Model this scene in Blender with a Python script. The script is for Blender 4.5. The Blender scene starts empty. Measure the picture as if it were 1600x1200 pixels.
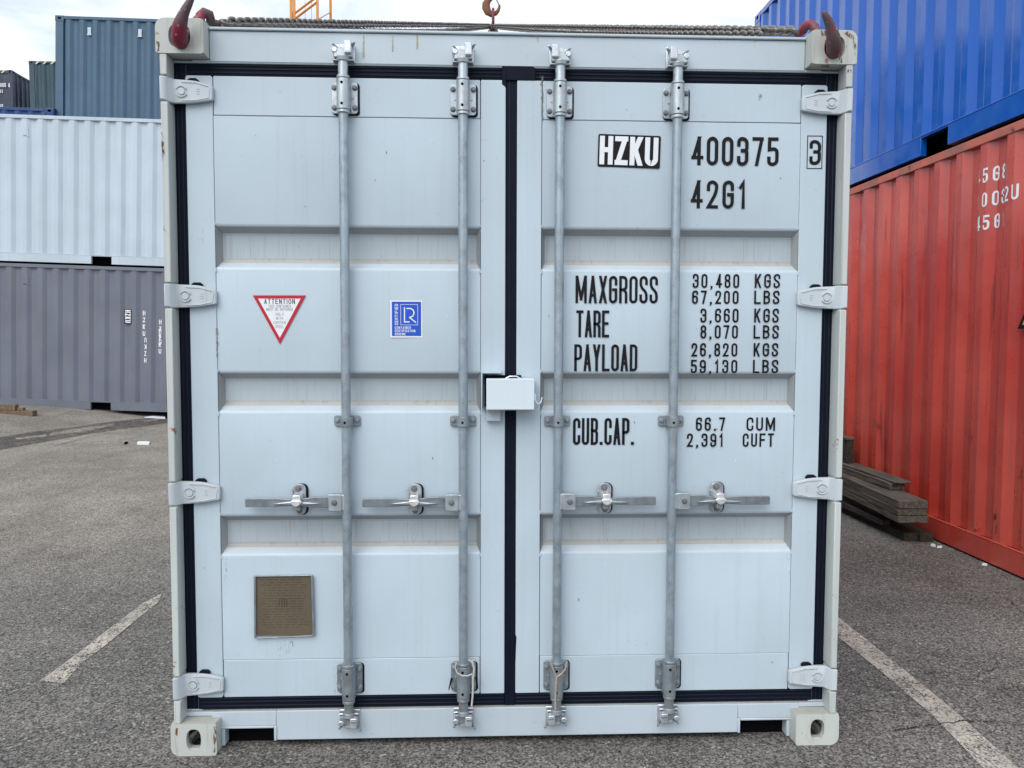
import bpy, math, random
from mathutils import Vector, Matrix
R_ = math.radians
random.seed(7)
scene = bpy.context.scene
COL = scene.collection

# ------------------------------------------------------------------ camera
CAM = Vector((-0.1097, -2.8378, 1.5037))
YAW, PITCH, ROLL, FPX = -0.03951, -0.05735, 0.00286, 1250.0
CM = (Matrix.Rotation(YAW, 3, 'Z') @ Matrix.Rotation(math.pi / 2 + PITCH, 3, 'X') @ Matrix.Rotation(ROLL, 3, 'Z'))
cam = bpy.data.cameras.new('camera'); camo = bpy.data.objects.new('camera', cam); COL.objects.link(camo)
camo.matrix_world = Matrix.Translation(CAM) @ CM.to_4x4()
cam.sensor_fit = 'HORIZONTAL'; cam.sensor_width = 36.0; cam.lens = 36.0 * FPX / 1600.0
cam.clip_start = 0.05; cam.clip_end = 3000
scene.camera = camo

# ------------------------------------------------------------------ sky, sun, exposure
SUN_EL, SUN_AZ = R_(46), R_(208)          # azimuth: direction the sun stands in (0 = +Y, clockwise)
world = bpy.data.worlds.new('World'); scene.world = world; world.use_nodes = True
wn = world.node_tree; wn.nodes.clear()
def wnode(t, **k):
    n = wn.nodes.new(t)
    for a, b in k.items(): setattr(n, a, b)
    return n
sky = wnode('ShaderNodeTexSky', sky_type='NISHITA', sun_disc=False, sun_elevation=SUN_EL, sun_rotation=SUN_AZ)
sky.air_density = 1.0; sky.dust_density = 2.0
tc = wnode('ShaderNodeTexCoord')
mp = wnode('ShaderNodeMapping'); mp.inputs['Scale'].default_value = (1.0, 1.0, 3.2); mp.inputs['Location'].default_value = (0.35, 0.2, 0.1)
wn.links.new(tc.outputs['Generated'], mp.inputs['Vector'])
n1 = wnode('ShaderNodeTexNoise'); n1.inputs['Scale'].default_value = 3.2; n1.inputs['Detail'].default_value = 9; n1.inputs['Roughness'].default_value = .58; n1.inputs['Distortion'].default_value = .4
n2 = wnode('ShaderNodeTexNoise'); n2.inputs['Scale'].default_value = 1.7; n2.inputs['Detail'].default_value = 4
wn.links.new(mp.outputs[0], n1.inputs['Vector']); wn.links.new(mp.outputs[0], n2.inputs['Vector'])
cr = wnode('ShaderNodeValToRGB')
cr.color_ramp.elements[0].position = .38; cr.color_ramp.elements[0].color = (5.0, 5.9, 7.4, 1)
cr.color_ramp.elements[1].position = .58; cr.color_ramp.elements[1].color = (8.5, 8.6, 8.8, 1)
wn.links.new(n1.outputs['Fac'], cr.inputs[0])
cr2 = wnode('ShaderNodeValToRGB'); cr2.color_ramp.elements[0].position = .35; cr2.color_ramp.elements[0].color = (.72, .72, .72, 1)
cr2.color_ramp.elements[1].position = .55; cr2.color_ramp.elements[1].color = (.93, .93, .93, 1)
wn.links.new(n2.outputs['Fac'], cr2.inputs[0])
mx = wnode('ShaderNodeMix', data_type='RGBA')
wn.links.new(cr2.outputs[0], mx.inputs[0]); wn.links.new(sky.outputs[0], mx.inputs[6]); wn.links.new(cr.outputs[0], mx.inputs[7])
bg = wnode('ShaderNodeBackground'); bg.inputs['Strength'].default_value = 0.1
wo = wnode('ShaderNodeOutputWorld')
wn.links.new(mx.outputs[2], bg.inputs['Color']); wn.links.new(bg.outputs[0], wo.inputs[0])
sl = bpy.data.lights.new('sun', 'SUN'); sl.energy = 1.5; sl.angle = R_(50); sl.color = (1.0, .965, .92)
so = bpy.data.objects.new('sun', sl); COL.objects.link(so); so.location = (-4, -8, 12)
sd = Vector((math.sin(SUN_AZ) * math.cos(SUN_EL), math.cos(SUN_AZ) * math.cos(SUN_EL), math.sin(SUN_EL)))
so.rotation_euler = sd.to_track_quat('Z', 'Y').to_euler()
scene.view_settings.view_transform = 'Standard'; scene.view_settings.look = 'None'
scene.view_settings.exposure = 0.62; scene.view_settings.gamma = 1; scene.view_settings.use_curve_mapping = False

# ------------------------------------------------------------------ helpers: places
def ray(x, y): return CM @ Vector(((x - 800) / FPX, -(y - 600) / FPX, -1))
def onY(x, y, Y=.06):
    d = ray(x, y); return CAM + d * ((Y - CAM.y) / d.y)
def onX(x, y, X=3.28):
    d = ray(x, y); return CAM + d * ((X - CAM.x) / d.x)
def depth(x, y, D): return CAM + ray(x, y) * D
def gz(x, y):
    """height of the yard: flat, rising gently beyond the gutter at the far left"""
    d = (x + 6.66) * -.94 + (y - 8.07) * .34
    t = max(0.0, min(1.0, (d + .35) / 3.2))
    if x > 4 or y < 4: return 0.0
    return .27 * (t * t * (3 - 2 * t)) * max(0, min(1, (y - 5) / 2.5))
def onG(x, y, off=0.0):
    d = ray(x, y); z = 0.0
    for i in range(25):
        p = CAM + d * ((z + off - CAM.z) / d.z); z = z * .5 + .5 * gz(p.x, p.y)
    return Vector((p.x, p.y, gz(p.x, p.y) + off))

# ------------------------------------------------------------------ helpers: meshes
class MB:
    def __init__(s): s.v = []; s.f = []; s.m = []; s.c = 0
    def add(s, vs, fs):
        o = len(s.v); s.v += [tuple(p) for p in vs]
        s.f += [tuple(i + o for i in f) for f in fs]; s.m += [s.c] * len(fs); return s
    def box(s, x0, x1, y0, y1, z0, z1):
        if x0 > x1: x0, x1 = x1, x0
        if y0 > y1: y0, y1 = y1, y0
        if z0 > z1: z0, z1 = z1, z0
        v = [(x, y, z) for z in (z0, z1) for y in (y0, y1) for x in (x0, x1)]
        return s.add(v, [(0, 2, 3, 1), (4, 5, 7, 6), (0, 1, 5, 4), (2, 6, 7, 3), (0, 4, 6, 2), (1, 3, 7, 5)])
    def tube(s, path, rad, n=10, caps=True, up=None):
        P = [Vector(p) for p in path]
        if not hasattr(rad, '__len__'): rad = [rad] * len(P)
        o = len(s.v); vs = []; nrm = None
        for i, p in enumerate(P):
            t = (P[min(i + 1, len(P) - 1)] - P[max(i - 1, 0)]).normalized()
            if nrm is None:
                a = Vector(up) if up else (Vector((0, 0, 1)) if abs(t.z) < .9 else Vector((1, 0, 0)))
                nrm = (a - t * a.dot(t)).normalized()
            else: nrm = (nrm - t * nrm.dot(t)).normalized()
            b = t.cross(nrm); r = rad[i]
            rx, ry = r if hasattr(r, '__len__') else (r, r)
            for k in range(n):
                a = 2 * math.pi * k / n
                vs.append(p + nrm * math.cos(a) * rx + b * math.sin(a) * ry)
        fs = []
        for i in range(len(P) - 1):
            for k in range(n):
                k2 = (k + 1) % n
                fs.append((i * n + k, i * n + k2, (i + 1) * n + k2, (i + 1) * n + k))
        if caps: fs += [tuple(range(n - 1, -1, -1)), tuple(range((len(P) - 1) * n, len(P) * n))]
        return s.add(vs, fs)
    def cyl(s, p, q, r, n=16, r2=None): return s.tube([p, q], [r, r if r2 is None else r2], n)
    def prism(s, poly, y0, y1):
        """polygon in XZ (counter-clockwise seen from the front, -Y) between y0 (front) and y1"""
        n = len(poly); v = [(x, y0, z) for x, z in poly] + [(x, y1, z) for x, z in poly]
        return s.add(v, [tuple(range(n)), tuple(range(2 * n - 1, n - 1, -1))] + [(i, i + n, (i + 1) % n + n, (i + 1) % n) for i in range(n)])
    def ring(s, outer, inner, M, t):
        """plate with a hole: outer / inner loops (same count, 2D), M maps (u, v, w) to 3D, w = 0 front .. t back"""
        n = len(outer)
        v = [M(a, b, 0) for a, b in outer] + [M(a, b, 0) for a, b in inner] + [M(a, b, t) for a, b in outer] + [M(a, b, t) for a, b in inner]
        fs = []
        for i in range(n):
            j = (i + 1) % n
            fs += [(i, j, n + j, n + i), (2 * n + j, 2 * n + i, 3 * n + i, 3 * n + j), (n + i, n + j, 3 * n + j, 3 * n + i), (j, i, 2 * n + i, 2 * n + j)]
        return s.add(v, fs)
    def build(s, name, mats, parent=None, bevel=0, smooth=35, seg=2, xf=None):
        me = bpy.data.meshes.new(name)
        me.from_pydata([tuple(xf(Vector(p))) for p in s.v] if xf else s.v, [], s.f)
        if not isinstance(mats, (list, tuple)): mats = [mats]
        for m in mats: me.materials.append(m)
        me.polygons.foreach_set('material_index', s.m)
        if smooth:
            me.polygons.foreach_set('use_smooth', [True] * len(s.f)); me.update()
            me.set_sharp_from_angle(angle=R_(smooth))
        me.update()
        return link(name, me, parent, bevel, seg)
def link(name, me, parent=None, bevel=0, seg=2):
    o = bpy.data.objects.new(name, me); COL.objects.link(o); o.parent = parent
    if bevel:
        b = o.modifiers.new('bevel', 'BEVEL'); b.width = bevel; b.segments = seg; b.limit_method = 'ANGLE'; b.angle_limit = R_(40)
    return o
def tag(o, label=None, cat=None, group=None, kind=None):
    if label: o['label'] = label
    if cat: o['category'] = cat
    if group: o['group'] = group
    if kind: o['kind'] = kind
    return o
def empty(name, loc=(0, 0, 0), rot=(0, 0, 0), **k):
    o = bpy.data.objects.new(name, None); COL.objects.link(o); o.location = loc; o.rotation_euler = rot
    o.empty_display_size = .2
    return tag(o, **k)
def rrect(x0, x1, z0, z1, r, n=4, rs=None):
    """rounded rectangle, counter-clockwise from the bottom left; rs = radius per corner (bl, br, tr, tl)"""
    rs = rs or (r, r, r, r); out = []
    for (cx, cz, a0, q) in ((x0, z0, 180, rs[0]), (x1, z0, 270, rs[1]), (x1, z1, 0, rs[2]), (x0, z1, 90, rs[3])):
        ox = cx + (q if cx == x0 else -q); oz = cz + (q if cz == z0 else -q)
        for k in range(n + 1):
            a = R_(a0 + 90 * k / n); out.append((ox + q * math.cos(a), oz + q * math.sin(a)))
    return out

# ------------------------------------------------------------------ helpers: stencil lettering from strokes
r = 1
GL = {
 '0': [([(0,0,r),(1,0,r),(1,1,r),(0,1,r)],1)], 'O': [([(0,0,r),(1,0,r),(1,1,r),(0,1,r)],1)],
 '1': [([(.12,.80,0),(.58,1,0),(.58,-.0,0)],0)],
 '2': [([(0,.70,0),(0,1,r),(1,1,r),(1,.60,r),(.02,0,0),(1,0,0)],0)],
 '3': [([(0,.76,0),(0,1,r),(1,1,r),(1,.53,r),(.45,.53,0)],0),([(.5,.53,0),(1,.53,r),(1,0,r),(0,0,r),(0,.25,0)],0)],
 '4': [([(.72,0,0),(.72,1,0),(-.02,.24,0),(1.06,.24,0)],0)],
 '5': [([(.95,1,0),(.06,1,0),(.04,.58,0),(1,.64,r),(1,0,r),(0,0,r),(0,.24,0)],0)],
 '6': [([(1,.78,0),(1,1,r),(0,1,r),(0,0,r),(1,0,r),(1,.58,r),(0,.56,0)],0)],
 '7': [([(0,1,0),(1,1,0),(.38,0,0)],0)],
 '8': [([(.03,.54,r),(.97,.54,r),(.97,1,r),(.03,1,r)],1),([(0,0,r),(1,0,r),(1,.54,r),(0,.54,r)],1)],
 '9': [([(0,.22,0),(0,0,r),(1,0,r),(1,1,r),(0,1,r),(0,.42,r),(1,.44,0)],0)],
 'A': [([(0,0,0),(.5,1,0),(1,0,0)],0),([(.18,.27,0),(.82,.27,0)],0)],
 'B': [([(0,.53,0),(0,1,0),(.96,1,r),(.96,.53,r),(0,.53,0)],0),([(0,.53,0),(1,.53,r),(1,0,r),(0,0,0),(0,.53,0)],0)],
 'C': [([(1,.70,0),(1,1,r),(0,1,r),(0,0,r),(1,0,r),(1,.30,0)],0)],
 'D': [([(0,0,0),(1,0,r),(1,1,r),(0,1,0)],1)],
 'E': [([(1,0,0),(0,0,0),(0,1,0),(1,1,0)],0),([(0,.52,0),(.85,.52,0)],0)],
 'F': [([(0,0,0),(0,1,0),(1,1,0)],0),([(0,.52,0),(.85,.52,0)],0)],
 'G': [([(1,.72,0),(1,1,r),(0,1,r),(0,0,r),(1,0,r),(1,.50,0),(.55,.50,0)],0)],
 'H': [([(0,0,0),(0,1,0)],0),([(1,0,0),(1,1,0)],0),([(0,.52,0),(1,.52,0)],0)],
 'I': [([(.5,0,0),(.5,1,0)],0)],
 'K': [([(0,0,0),(0,1,0)],0),([(1,1,0),(.02,.40,0)],0),([(.35,.60,0),(1.03,0,0)],0)],
 'L': [([(0,1,0),(0,0,0),(1,0,0)],0)],
 'M': [([(0,0,0),(0,1,0),(.5,.12,0),(1,1,0),(1,0,0)],0)],
 'N': [([(0,0,0),(0,1,0),(1,0,0),(1,1,0)],0)],
 'P': [([(0,0,0),(0,1,0),(1,1,r),(1,.46,r),(0,.46,0)],0)],
 'R': [([(0,0,0),(0,1,0),(1,1,r),(1,.50,r),(0,.50,0)],0),([(.55,.50,0),(1,.40,r),(1,0,0)],0)],
 'S': [([(1,.74,0),(1,1,r),(0,1,r),(0,.60,r),(1,.40,r),(1,0,r),(0,0,r),(0,.26,0)],0)],
 'T': [([(0,1,0),(1,1,0)],0),([(.5,1,0),(.5,0,0)],0)],
 'U': [([(0,1,0),(0,0,r),(1,0,r),(1,1,0)],0)],
 'V': [([(0,1,0),(.5,0,0),(1,1,0)],0)],
 'W': [([(0,1,0),(.26,0,0),(.5,.9,0),(.74,0,0),(1,1,0)],0)],
 'X': [([(0,0,0),(1,1,0)],0),([(0,1,0),(1,0,0)],0)],
 'Y': [([(0,1,0),(.5,.45,0),(1,1,0)],0),([(.5,.45,0),(.5,0,0)],0)],
 'Z': [([(0,1,0),(1,1,0),(0,0,0),(1,0,0)],0)],
 '.': [], ',': [],
 '-': [([(.1,.5,0),(.9,.5,0)],0)], "'": [([(.5,1,0),(.5,.8,0)],0)]}
WID = {'M': 1.35, 'W': 1.4, '.': .45, ',': .5, 'I': .35, ' ': .75, '1': .8, "'": .3}
def rounded(pts, closed, rad):
    P = [Vector((p[0], p[1])) for p in pts]; n = len(P); out = []
    for i, p in enumerate(P):
        if not pts[i][2] or (not closed and i in (0, n - 1)): out.append(p); continue
        a, b = P[i - 1], P[(i + 1) % n]; da, db = a - p, b - p
        q = min(rad, da.length * .5, db.length * .5)
        ua, ub = da.normalized() * q, db.normalized() * q
        c = p + ua + ub; k = 5
        for j in range(k + 1):
            t = j / k; e = (1 - t) ** 2 * (p + ua) + 2 * t * (1 - t) * (p * .72 + (p + (ua + ub) * .5) * .28 * 1.0) + t * t * (p + ub)
            out.append(e)
    return out
def ribbon(pts, closed, t):
    n = len(pts); L = []; Rr = []
    for i in range(n):
        if closed or 0 < i < n - 1:
            d1 = (pts[i] - pts[i - 1]); d2 = (pts[(i + 1) % n] - pts[i])
            d1 = d1.normalized() if d1.length > 1e-9 else d2.normalized(); d2 = d2.normalized() if d2.length > 1e-9 else d1
            n1 = Vector((-d1.y, d1.x)); n2 = Vector((-d2.y, d2.x)); m = n1 + n2
            m = n1 if m.length < 1e-3 else m.normalized()
            k = 1 / max(.42, m.dot(n1)); o = m * (t / 2 * k)
        else:
            d = (pts[1] - pts[0]) if i == 0 else (pts[-1] - pts[-2]); d.normalize(); o = Vector((-d.y, d.x)) * (t / 2)
        L.append(pts[i] + o); Rr.append(pts[i] - o)
    return L, Rr
def strokes(c):
    """split a glyph where a slanted stroke meets another at a hard corner"""
    out = []
    for pts, closed in GL.get(c, []):
        if closed: out.append((pts, 1)); continue
        cur = [pts[0]]
        diag = lambda a, b: abs(a[0] - b[0]) > .2 and abs(a[1] - b[1]) > .2
        for i in range(1, len(pts)):
            cur.append(pts[i])
            if i < len(pts) - 1 and not pts[i][2] and (diag(pts[i - 1], pts[i]) and not pts[i-1][2] or diag(pts[i], pts[i + 1]) and not pts[i+1][2]): out.append((cur, 0)); cur = [pts[i]]
        out.append((cur, 0))
    return out
def text(mb, s, u0, v0, w, h, t, gap=.55, M=None, fine=0):
    """lettering of height h and total width w with its lower left corner at (u0, v0); M maps (u, v, layer) to 3D"""
    tot = sum(WID.get(c, 1) for c in s) + gap * (len(s) - 1); cw = w / tot; u = u0
    for c in s:
        g = WID.get(c, 1) * cw
        if c in '.,':
            k = t * 1.15; a = u + (g - k) / 2; mb.add([M(a, v0, 0), M(a + k, v0, 0), M(a + k, v0 + k, 0), M(a, v0 + k, 0)], [(0, 1, 2, 3)])
            if c == ',': mb.add([M(a + k * .2, v0 + .0001, 1), M(a - k * .25, v0 - k * .75, 1), M(a + k * .25, v0 - k * .75, 1), M(a + k, v0 + .0001, 1)], [(0, 1, 2, 3)])
        for li, (pts, closed) in enumerate(strokes(c)):
            gw, gh = max(g - t, .0001), h - t
            if len(pts) == 2 and pts[0][0] != pts[1][0] and pts[0][1] != pts[1][1]:      # slanted stroke: cut level at both ends
                A_ = Vector((u + t / 2 + pts[0][0] * gw, v0 + t / 2 + pts[0][1] * gh)); B_ = Vector((u + t / 2 + pts[1][0] * gw, v0 + t / 2 + pts[1][1] * gh))
                if A_.y > B_.y: A_, B_ = B_, A_
                d = (B_ - A_).normalized(); ex = t / 2 / max(.35, d.y); hx_ = t / 2 / max(.45, d.y) * .98; A_ -= d * ex; B_ += d * ex
                A_.x = min(max(A_.x, u + hx_), u + g - hx_) if g > 2 * hx_ else A_.x; B_.x = min(max(B_.x, u + hx_), u + g - hx_) if g > 2 * hx_ else B_.x
                K = max(1, int((B_ - A_).length / fine)) if fine else 1; vs = []
                for k in range(K + 1):
                    q = A_.lerp(B_, k / K); vs += [M(q.x - hx_, q.y, li), M(q.x, q.y, li), M(q.x + hx_, q.y, li)]
                mb.add(vs, [(3 * k + j, 3 * k + j + 1, 3 * k + j + 4, 3 * k + j + 3) for k in range(K) for j in (0, 1)]); continue
            P = rounded([(u + t / 2 + p[0] * gw, v0 + t / 2 + p[1] * gh, p[2]) for p in pts], closed, gw * .55)
            if not closed:
                P[0] = P[0] + (P[0] - P[1]).normalized() * t * .48; P[-1] = P[-1] + (P[-1] - P[-2]).normalized() * t * .48
            if fine:
                Q = []; m = len(P); rng = m if closed else m - 1
                for i in range(rng):
                    a, b = P[i], P[(i + 1) % m]; k = max(1, int((b - a).length / fine))
                    Q += [a + (b - a) * (j / k) for j in range(k)]
                if not closed: Q.append(P[-1])
                P = Q
            L, Rr = ribbon(P, closed, t); n = len(P)
            rows = 4 if fine else 1; vs = []
            for k in range(rows + 1):
                vs += [M(*(L[i] + (Rr[i] - L[i]) * k / rows), li) for i in range(n)]
            fs = []
            for i in range(n if closed else n - 1):
                j = (i + 1) % n
                for k in range(rows): fs.append((k * n + i, k * n + j, (k + 1) * n + j, (k + 1) * n + i))
            mb.add(vs, fs)
        u += g + gap * cw
def flat(y, ang=0, cx=0, cz=0):
    ca, sa = math.cos(ang), math.sin(ang)
    def M(u, v, li=0):
        du, dv = u - cx, v - cz
        return (cx + du * ca - dv * sa, y - li * .00012, cz + du * sa + dv * ca)
    return M

# ------------------------------------------------------------------ materials
def nodes(m):
    m.use_nodes = True; t = m.node_tree; t.nodes.clear()
    out = t.nodes.new('ShaderNodeOutputMaterial'); b = t.nodes.new('ShaderNodeBsdfPrincipled'); t.links.new(b.outputs[0], out.inputs[0])
    return t, b, out
class NT:
    def __init__(s, name):
        s.m = bpy.data.materials.new(name); s.t, s.b, s.out = nodes(s.m); s.tc = s.t.nodes.new('ShaderNodeTexCoord')
        oi = s.t.nodes.new('ShaderNodeObjectInfo')
        a = s.t.nodes.new('ShaderNodeVectorMath'); a.operation = 'SCALE'; s.t.links.new(oi.outputs['Random'], a.inputs['Scale']); a.inputs[0].default_value = (13, 7, 5)
        b = s.t.nodes.new('ShaderNodeVectorMath'); b.operation = 'ADD'; s.t.links.new(s.tc.outputs['Object'], b.inputs[0]); s.t.links.new(a.outputs[0], b.inputs[1])
        s.vec = b.outputs[0]
    def l(s, a, b): s.t.links.new(a, b)
    def noise(s, scale, detail=4, rough=.55, stretch=None, loc=(0, 0, 0), dist=0):
        n = s.t.nodes.new('ShaderNodeTexNoise'); n.inputs['Scale'].default_value = scale; n.inputs['Detail'].default_value = detail
        n.inputs['Roughness'].default_value = rough; n.inputs['Distortion'].default_value = dist
        m = s.t.nodes.new('ShaderNodeMapping'); m.inputs['Scale'].default_value = stretch or (1, 1, 1); m.inputs['Location'].default_value = loc
        s.l(s.vec, m.inputs[0]); s.l(m.outputs[0], n.inputs['Vector']); return n.outputs['Fac']
    def voro(s, scale, feature='F1', stretch=None):
        n = s.t.nodes.new('ShaderNodeTexVoronoi'); n.inputs['Scale'].default_value = scale; n.feature = feature
        m = s.t.nodes.new('ShaderNodeMapping'); m.inputs['Scale'].default_value = stretch or (1, 1, 1)
        s.l(s.vec, m.inputs[0]); s.l(m.outputs[0], n.inputs['Vector']); return n
    def ramp(s, fac, a, b, ca=0.0, cb=1.0):
        n = s.t.nodes.new('ShaderNodeMapRange'); n.inputs['From Min'].default_value = a; n.inputs['From Max'].default_value = b
        n.inputs['To Min'].default_value = ca; n.inputs['To Max'].default_value = cb; n.interpolation_type = 'SMOOTHSTEP'
        s.l(fac, n.inputs['Value']); return n.outputs[0]
    def mix(s, fac, a, b, blend='MIX'):
        n = s.t.nodes.new('ShaderNodeMix'); n.data_type = 'RGBA'; n.blend_type = blend
        for sock, val in ((n.inputs[0], fac), (n.inputs[6], a), (n.inputs[7], b)):
            if isinstance(val, (int, float)): sock.default_value = val
            elif isinstance(val, tuple): sock.default_value = (*val, 1)
            else: s.l(val, sock)
        return n.outputs[2]
    def mul(s, a, b):
        n = s.t.nodes.new('ShaderNodeMath'); n.operation = 'MULTIPLY'
        for sock, val in ((n.inputs[0], a), (n.inputs[1], b)):
            if isinstance(val, (int, float)): sock.default_value = val
            else: s.l(val, sock)
        return n.outputs[0]
    def up(s, a=.45, b=.8):
        g = s.t.nodes.new('ShaderNodeNewGeometry'); x = s.t.nodes.new('ShaderNodeSeparateXYZ'); s.l(g.outputs['Normal'], x.inputs[0])
        return s.ramp(x.outputs['Z'], a, b)
    def bump(s, h, strength=.3, dist=.002):
        n = s.t.nodes.new('ShaderNodeBump'); n.inputs['Strength'].default_value = strength; n.inputs['Distance'].default_value = dist
        s.l(h, n.inputs['Height'])
        prev = s.b.inputs['Normal'].links[0].from_socket if s.b.inputs['Normal'].links else None
        if prev: s.l(prev, n.inputs['Normal'])
        s.l(n.outputs[0], s.b.inputs['Normal'])
    def fin(s, col, rough=.5, metal=0.0, spec=.5):
        for sock, val in ((s.b.inputs['Base Color'], col), (s.b.inputs['Roughness'], rough)):
            if isinstance(val, tuple): sock.default_value = (*val, 1)
            elif isinstance(val, (int, float)): sock.default_value = val
            else: s.l(val, sock)
        s.b.inputs['Metallic'].default_value = metal; s.b.inputs['Specular IOR Level'].default_value = spec
        return s.m
def dim(c, k): return tuple(x * k for x in c)
RUST = (.16, .055, .018)
def paint(name, col, rough=.42, var=.16, streak=.25, rust=.0, dust=.5, wave=.6, streaks=(55, 55, 1.1), spec=.4, dustcol=(.30, .27, .22)):
    s = NT(name)
    c = s.mix(s.ramp(s.noise(1.3, 5), .3, .7), dim(col, 1 - var), dim(col, 1 + var * .35))
    c = s.mix(s.mul(s.ramp(s.noise(1.0, 4, .6, streaks), .52, .72), streak), c, dim(dustcol, .75))
    c = s.mix(s.mul(s.ramp(s.noise(38, 3, .7), .66, .74), .25), c, dim(col, .45))
    if dust: c = s.mix(s.mul(s.up(), s.ramp(s.noise(9, 5), .25, .75, dust * .5, dust)), c, dustcol)
    if rust:
        rm = s.ramp(s.noise(11, 8, .72), .62 - rust * .12, .68 - rust * .1)
        c = s.mix(rm, c, s.mix(s.noise(60, 3), RUST, (.34, .14, .05)))
    s.bump(s.noise(2.3, 2), wave, .004); s.bump(s.noise(170, 2), .12, .0006)
    return s.fin(c, s.ramp(s.noise(6, 4), .3, .7, rough - .08, rough + .12), 0, spec)
def galv(name, col=(.46, .49, .53), rough=.42, metal=.75, grime=.3):
    s = NT(name)
    v = s.voro(70, stretch=(1, 1, .3)); x = s.t.nodes.new('ShaderNodeSeparateColor'); s.l(v.outputs['Color'], x.inputs[0])
    c = s.mix(x.outputs[0], dim(col, .93), dim(col, 1.07))
    c = s.mix(s.mul(s.ramp(s.noise(14, 6, .65), .45, .75), grime), c, (.13, .125, .12))
    c = s.mix(s.mul(s.up(), .3), c, (.25, .24, .22))
    s.bump(s.noise(120, 4), .25, .0008); s.bump(s.noise(25, 2), .3, .001)
    return s.fin(c, s.ramp(s.noise(30, 4), .3, .7, rough - .1, rough + .15), metal, .5)
def plain(name, col, rough=.5, metal=0.0, var=.12, scale=30, spec=.4, bump=.15):
    s = NT(name); c = s.mix(s.noise(scale, 5), dim(col, 1 - var), dim(col, 1 + var)); s.bump(s.noise(scale * 4, 3), bump, .001)
    return s.fin(c, rough, metal, spec)

DOORC = (.480, .577, .648)
m_door = paint('door_paint', DOORC, .40, .085, .085, 0, .42, .55, dustcol=(.36, .36, .34))
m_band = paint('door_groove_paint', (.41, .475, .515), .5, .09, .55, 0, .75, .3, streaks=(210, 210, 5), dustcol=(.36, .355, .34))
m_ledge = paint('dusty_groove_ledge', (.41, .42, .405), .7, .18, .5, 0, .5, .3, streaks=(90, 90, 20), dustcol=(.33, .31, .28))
m_brow = paint('grimy_shaded_groove_edge', (.31, .335, .345), .55, .12, .3, 0, 0, .3, streaks=(40, 40, 8))  # grime tone deepened to paint in shade at groove tops and ends
m_frame = paint('frame_paint', (.468, .552, .61), .45, .08, .05, 0, .7, .5)
m_post = paint('post_paint', (.50, .545, .53), .5, .1, .25, .10, .5, .3)
m_cast = paint('casting_paint', (.50, .53, .50), .6, .12, .3, .10, .6, 1.0, streaks=(40, 40, 5))
m_castin = plain('rusty_shaded_casting_inside', (.030, .020, .016), .9, 0, .4, 40, .1)  # rust darkened so the shade inside the holes is in the colour
m_rustpaint = paint('rusty_steel', (.30, .17, .10), .85, .4, .5, .9, .3, 1)
m_galv = galv('galvanised_steel', (.45, .50, .53)); m_galvd = galv('dull_galvanised_steel', (.30, .345, .375), .5, .7, .45)
m_bright = galv('bright_zinc', (.60, .64, .67), .35, .7, .15)
m_rod = galv('rod_steel', (.335, .405, .455), .36, .55, .40)
m_bolt = galv('bolt_steel', (.20, .205, .215), .5, .6, .5)
m_rubber = plain('gasket_rubber', (.0035, .007, .017), .65, 0, .3, 14, .13)
m_rubberl = plain('gasket_lip_rubber', (.006, .010, .022), .6, 0, .35, 14, .2)
m_black = plain('black_decal', (.006, .0065, .009), .5, 0, .3, 40, .2)
m_dark = plain('dark_interior', (.005, .005, .006), 1.0, 0, .1, 30, 0.0)
m_white = plain('white_decal', (.74, .77, .80), .45, 0, .04, 40)
m_red = plain('red_sticker', (.46, .012, .035), .4, 0, .08, 60)
m_blue = plain('blue_sticker', (.012, .085, .50), .4, 0, .06, 60)
m_ink = plain('sticker_ink', (.035, .038, .05), .5)
m_greyink = plain('faded_sticker_ink', (.20, .215, .25), .5)
m_hookred = None
def hook_mat():
    s = NT('worn_red_hook_paint')
    c = s.mix(s.ramp(s.noise(16, 7, .7, (1, 1, .5)), .46, .56), (.20, .014, .036), (.10, .062, .070))
    c = s.mix(s.ramp(s.noise(60, 4), .64, .7), c, (.30, .27, .26))
    s.bump(s.noise(70, 4), .4, .002); return s.fin(c, .5, .1)
m_hookred = hook_mat()
m_chain = galv('oiled_chain_steel', (.19, .175, .155), .4, .6, .4)
m_rustiron = plain('rusty_cast_iron', (.20, .095, .055), .75, .2, .5, 18, .3, .6)
m_platebr = plain('brass_data_plate', (.155, .125, .088), .45, .35, .22, 9, .4)
m_plateln = plain('data_plate_engraving', (.075, .058, .045), .55, .2)
m_rope = plain('pale_rope', (.50, .49, .46), .9, 0, .35, 160, .2, .8)
m_rope2 = plain('rusty_rope', (.38, .32, .27), .9, 0, .5, 130, .2, .8)
m_orange = paint('orange_mast_paint', (.70, .29, .05), .5, .15, .1, 0, .1, .1)
m_steelrope = plain('steel_rope', (.13, .13, .14), .5, .5)
def cpaint(name, col, **k):
    a = dict(rough=.45, var=.12, streak=.22, rust=.0, dust=.35, wave=.8, streaks=(9, 9, .5)); a.update(k); return paint(name, col, **a)
m_cwhite = cpaint('pale_blue_white_paint', (.48, .565, .635), var=.07, streak=.12)
m_cgrey = cpaint('purple_grey_paint', (.150, .168, .210), var=.12)
m_cslate = cpaint('slate_blue_paint', (.052, .108, .168), var=.08, streak=.08, wave=1.0)
m_cteal = cpaint('dark_teal_paint', (.030, .070, .095))
m_cnavy = cpaint('dark_navy_paint', (.033, .048, .085))
m_cnavyrail = cpaint('blue_rail_paint', (.012, .05, .165))
m_cblue = cpaint('bright_blue_paint', (.0, .095, .46), rough=.17, spec=.35, var=.06, streak=.03, wave=.06, dust=.15)
for m_ in (m_cblue,):
    b_ = m_.node_tree.nodes['Principled BSDF']; b_.inputs['Coat Weight'].default_value = .7; b_.inputs['Coat Roughness'].default_value = .12; b_.inputs['Coat IOR'].default_value = 1.45
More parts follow.
